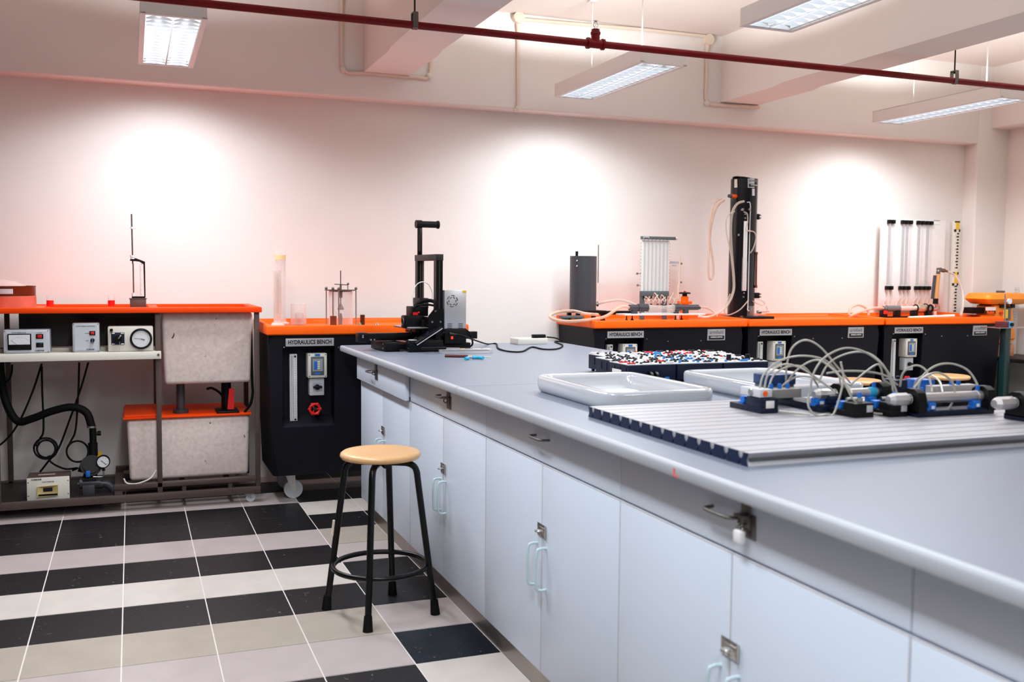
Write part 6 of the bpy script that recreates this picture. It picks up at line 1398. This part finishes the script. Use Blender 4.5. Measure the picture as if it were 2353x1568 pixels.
b = MB(); b.tube([c, Vv(2156, 624), Vv(2160, 621), Vv(2167, 622)], 0.015, 12); b.cyl(Vv(2154, 619), Vv(2163, 619), 0.012, n=8); b.build('upper_elbow', dsteel_m, t)
b = MB(); b.cyl(Vv(2166, 622), Vv(2170, 622), 0.015, n=16); b.cyl(Vv(2170, 622), Vv(2178, 624), 0.010, 0.008, n=14); b.build('copper_nozzle', copper_m, t)
hose([(2177, 624, 5.90), (2190, 630, 5.88), (2203, 645, 5.85), (2212, 670, 5.82), (2213, 700, 5.78), (2208, 726, 5.74)], 'clear hose curving from the tan rotameter down to the right bench end', 0.010)
hose([(2030, 709, 5.90), (2012, 708, 5.88), (1990, 713, 5.86), (1968, 720, 5.82), (1952, 727, 5.78)], 'pinkish hose running from the grey union of the right bench into its tray', 0.010, tubeorange_m)
hose([(1951, 724, 5.82), (1955, 708, 5.84), (1972, 701, 5.86), (1988, 707, 5.88), (1995, 718, 5.88), (1996, 726, 5.86)], 'pinkish hose hooped above the joint of the middle and right benches', 0.0095, tubeorange_m)
b = MB(); b.cyl(at(2088, 724, 5.665)+Vector((0, 0, 0.004)), at(2190, 720, 5.665)+Vector((0, 0, 0.004)), 0.0095, n=16); b.cyl(at(2168, 721, 5.665)+Vector((0, 0, 0.004)), at(2192, 720, 5.665)+Vector((0, 0, 0.004)), 0.0115, n=16)
o = solo(b, 'white_rod', white_m, 'white plastic rod lying along the front of the right bench tray', 'rod'); o.location.z = TF+0.001
# measuring staff
t = thing('levelling_staff', 'upright white measuring staff with black marks and yellow blocks in the recess corner', 'staff', (6.238, 6.165, 0))
b = MB(); b.box(6.210, 6.268, 6.155, 6.185, 0, B(2201, 508).z, 0.002); b.build('staff', cream_m, t)
zt_ = B(2201, 508).z
b = MB(); b.box(6.224, 6.258, 6.153, 6.156, zt_-0.068, zt_-0.010); b.box(6.230, 6.264, 6.153, 6.156, zt_-0.50, zt_-0.41); b.build('yellow_block', yellow_m, t)
b = MB(); b.box(6.212, 6.266, 6.1545, 6.157, zt_-0.012, zt_+0.001)
for z in (zt_-0.075, zt_-0.42, zt_-0.51): b.box(6.209, 6.228, 6.152, 6.158, z-0.010, z+0.010); b.box(6.256, 6.2695, 6.152, 6.158, z-0.010, z+0.010)
for k in range(42):
    z = zt_-0.10-k*0.025
    if abs(z-(zt_-0.46)) < 0.06: continue
    b.box(6.240, 6.258, 6.153, 6.1555, z-0.006, z+0.006)
    if k % 2: b.box(6.230, 6.240, 6.153, 6.1555, z-0.004, z+0.002)
b.build('graduations', ink_m, t)

# ================================================================== right corner: engine, stand, table
tbx0, tby0 = 6.225, 5.15
t = thing('dark_table', 'dark brown table in the right corner under the orange engine', 'table', (6.43, 5.6, 0))
b = MB(); b.box(tbx0, 6.655, tby0, 6.05, 0.640, 0.670, 0.004); b.build('table_top', dbrown_m, t)
for x in (tbx0+0.02, 6.62):
    for y in (tby0+0.02, 6.01): b = MB(); b.box(x-0.02, x+0.02, y-0.02, y+0.02, 0, 0.640); b.build('leg', dbrown_m, t)
b = MB(); b.box(tbx0+0.01, 6.64, tby0+0.03, tby0+0.04, 0.10, 0.640); b.build('front_panel', dbrown_m, t)
YE = 5.82
def E_(px, py, Y=YE): return at(px, py, Y)
cx = E_(2290, 720).x
t = thing('small_engine', 'orange small petrol engine with a rounded fuel tank, beyond the right bench end', 'engine', (cx, YE, 0.67))
b = MB(); za, zb_ = E_(2290, 699).z, E_(2290, 673).z; zm = (za*0.45+zb_*0.55)
xl, xr = E_(2241, 690).x, E_(2340, 690).x
eng_m = mat('engine_orange', (246, 142, 30), 0.35)
hT = zb_-za; rings = []
for i, z in ((0.060, za), (0.035, za+0.05*hT), (0.012, za+0.30*hT), (0.002, za+0.42*hT), (0.0, za+0.44*hT), (0.0, za+0.50*hT), (0.003, za+0.52*hT), (0.008, za+0.75*hT), (0.022, za+0.93*hT), (0.050, zb_)):
    pts = []; X0, X1, Y0, Y1 = xl+i, xr-i, YE-0.13+i*0.6, YE+0.13-i*0.6; r = 0.045
    for cx_, cy_, a0 in ((X1-r, Y1-r, 0), (X0+r, Y1-r, 90), (X0+r, Y0+r, 180), (X1-r, Y0+r, 270)):
        for k in range(6): q = math.radians(a0+18*k); pts.append(b.bm.verts.new((cx_+r*math.cos(q), cy_+r*math.sin(q), z)))
    rings.append(pts)
for r0, r1 in zip(rings, rings[1:]):
    for k in range(24): b.bm.faces.new((r0[k], r0[(k+1) % 24], r1[(k+1) % 24], r1[k]))
b.bm.faces.new(rings[0][::-1]); b.bm.faces.new(rings[-1])
b.build('fuel_tank', eng_m, t, 50)
b = MB(); b.cyl((E_(2299, 672).x, YE, zb_), (E_(2299, 672).x, YE, zb_+0.016), 0.032, n=20); b.build('fuel_cap', dsteel_m, t)
b = MB(); b.hexa([(E_(2262, 740).x, YE-0.10, 0.80), (E_(2312, 740).x, YE-0.10, 0.80), (E_(2312, 740).x, YE+0.10, 0.80), (E_(2262, 740).x, YE+0.10, 0.80)], [(E_(2264, 703).x, YE-0.09, za-0.004), (E_(2305, 703).x, YE-0.09, za-0.004), (E_(2305, 703).x, YE+0.09, za-0.004), (E_(2264, 703).x, YE+0.09, za-0.004)])
bmesh.ops.bevel(b.bm, geom=b.bm.edges[:], offset=0.012, segments=2, affect='EDGES', profile=0.5); b.build('shroud', eng_m, t, 50)
b = MB(); b.box(E_(2262, 702).x, E_(2320, 702).x, YE-0.05, YE+0.05, za-0.012, za+0.004); b.build('tank_bracket', black_m, t)
b = MB(); b.box(E_(2231, 715).x, E_(2258, 715).x, YE-0.02, YE+0.10, E_(2240, 721).z, E_(2240, 707).z, 0.004); b.build('exhaust_box', black_m, t)
b = MB(); b.box(E_(2265, 710, YE-0.1).x, E_(2287, 710, YE-0.1).x, YE-0.106, YE-0.100, E_(2270, 714, YE-0.1).z, E_(2270, 706, YE-0.1).z); b.build('sticker', paper_m, t)
b = MB(); b.box(E_(2263, 717, YE-0.1).x, E_(2286, 717, YE-0.1).x, YE-0.108, YE-0.100, E_(2270, 721.5, YE-0.1).z, E_(2270, 714.5, YE-0.1).z); rb = b.build('maker_plate', ink_m, t)
b = MB(); b.text('Robin', (E_(2274.5, 718, YE-0.1).x, YE-0.1085, E_(2274.5, 718, YE-0.1).z), 0.032, bold=0.001); b.build('lettering', orange_m, rb)
b = MB(); b.cyl((E_(2290, 770).x, YE-0.09, 0.84), (E_(2290, 770).x, YE+0.10, 0.84), 0.09, n=28); b.build('flywheel_cover', eng_m, t)
b = MB(); b.box(E_(2270, 790).x, E_(2312, 790).x, YE-0.08, YE+0.10, 0.67, 0.76, 0.004); b.build('mounting_block', mat('wood_block', (206, 140, 92), 0.5), t)
b = MB(); b.cyl((E_(2311, 716, 5.74).x, 5.72, E_(2311, 735, 5.74).z), (E_(2311, 716, 5.74).x, 5.72, E_(2311, 708, 5.74).z), 0.022, n=18); b.build('carburettor', dsteel_m, t)
b = MB(); b.tube([E_(2298, 705, 5.72), E_(2312, 704, 5.71), E_(2322, 708, 5.71)], 0.010, 10); b.sphere(E_(2295, 697, 5.72), 0.012, 10); b.box(E_(2320, 700, 5.74).x, E_(2328, 700, 5.74).x, 5.72, 5.76, E_(2320, 708, 5.74).z, E_(2320, 696, 5.74).z, 0.003); b.build('linkage', black_m, t)
b = MB(); b.cyl(E_(2299, 720, 5.72), E_(2303, 720, 5.70), 0.012, n=12); b.build('red_button', red_m, t)
# pedestal with plate
YS2 = 5.40
def Q(px, py, Y=YS2): return at(px, py, Y)
px_ = Q(2309, 800).x; zpl = Q(2309, 753).z
t = thing('pedestal_stand', 'dark green square pedestal with a thin steel plate on top, at the right edge', 'stand', (px_, YS2, 0))
b = MB(); b.box(px_-0.026, px_+0.026, YS2-0.026, YS2+0.026, 0.012, zpl-0.004, 0.003); b.build('column', green_m, t)
b = MB(); b.box(px_-0.10, px_+0.10, YS2-0.10, YS2+0.10, 0, 0.012, 0.002); b.build('foot', green_m, t)
b = MB(); b.box(Q(2284, 752).x, Q(2376, 752).x, YS2-0.03, YS2+0.12, zpl-0.004, zpl, 0.001); b.build('top_plate', steel_m, t)
t = thing('magnetic_base', 'maroon and blue magnetic gauge base standing on the steel plate', 'gauge stand', (Q(2313, 745).x, YS2+0.02, zpl))
b = MB(); b.box(Q(2299, 745).x, Q(2316, 745).x, YS2-0.01, YS2+0.05, zpl, zpl+0.043, 0.002); b.build('block', maroon_m, t)
b = MB(); b.box(Q(2316, 745).x, Q(2326, 745).x, YS2-0.01, YS2+0.05, zpl, zpl+0.043, 0.002); b.build('end_face', skyblue_m, t)
b = MB(); b.cyl((Q(2321, 744).x, YS2-0.01, zpl+0.022), (Q(2321, 744).x, YS2-0.024, zpl+0.022), 0.013, n=16); b.build('knob', black_m, t)
b = MB(); b.cyl((Q(2314, 735).x, YS2+0.02, zpl+0.043), (Q(2315, 676).x, YS2+0.02, Q(2315, 676).z), 0.0055, n=12); b.build('rod', steel_m, t)
g = Q(2321, 693, YS2+0.01); b = MB(); b.cyl(g+Vector((0, 0.012, 0)), g, 0.021, n=24); b.cyl((Q(2315, 690).x, YS2+0.02, g.z), g+Vector((0, 0.01, 0)), 0.004, n=8); dg = b.build('dial_gauge', ltgrey_m, t)
b = MB(); b.cyl(g, g-Vector((0, 0.001, 0)), 0.018, n=24); b.build('dial', dial_m, dg)
b = MB(); b.box(Q(2316, 725).x, Q(2324, 725).x, YS2+0.03, YS2+0.04, Q(2320, 732).z, Q(2320, 712).z); b.build('yellow_tag', yellow_m, t)
b = MB(); b.box(6.600, 6.645, 5.90, 5.906, 0.67, at(2345, 660, 5.9).z); q_ = solo(b, 'scale_board', white_m, 'narrow white board with tick marks standing against the right wall', 'scale board')
b = MB()
for k in range(14): b.box(6.606, 6.622, 5.8985, 5.9005, 0.90+k*0.022, 0.9015+k*0.022)
b.build('tick_marks', copper_m, q_)
b = MB(); b.cyl((6.30, 5.30, 0.670+0.012), (6.62, 5.36, 0.670+0.012), 0.012, n=14); solo(b, 'white_pipe', white_m, 'white plastic pipe lying on the dark corner table', 'pipe')
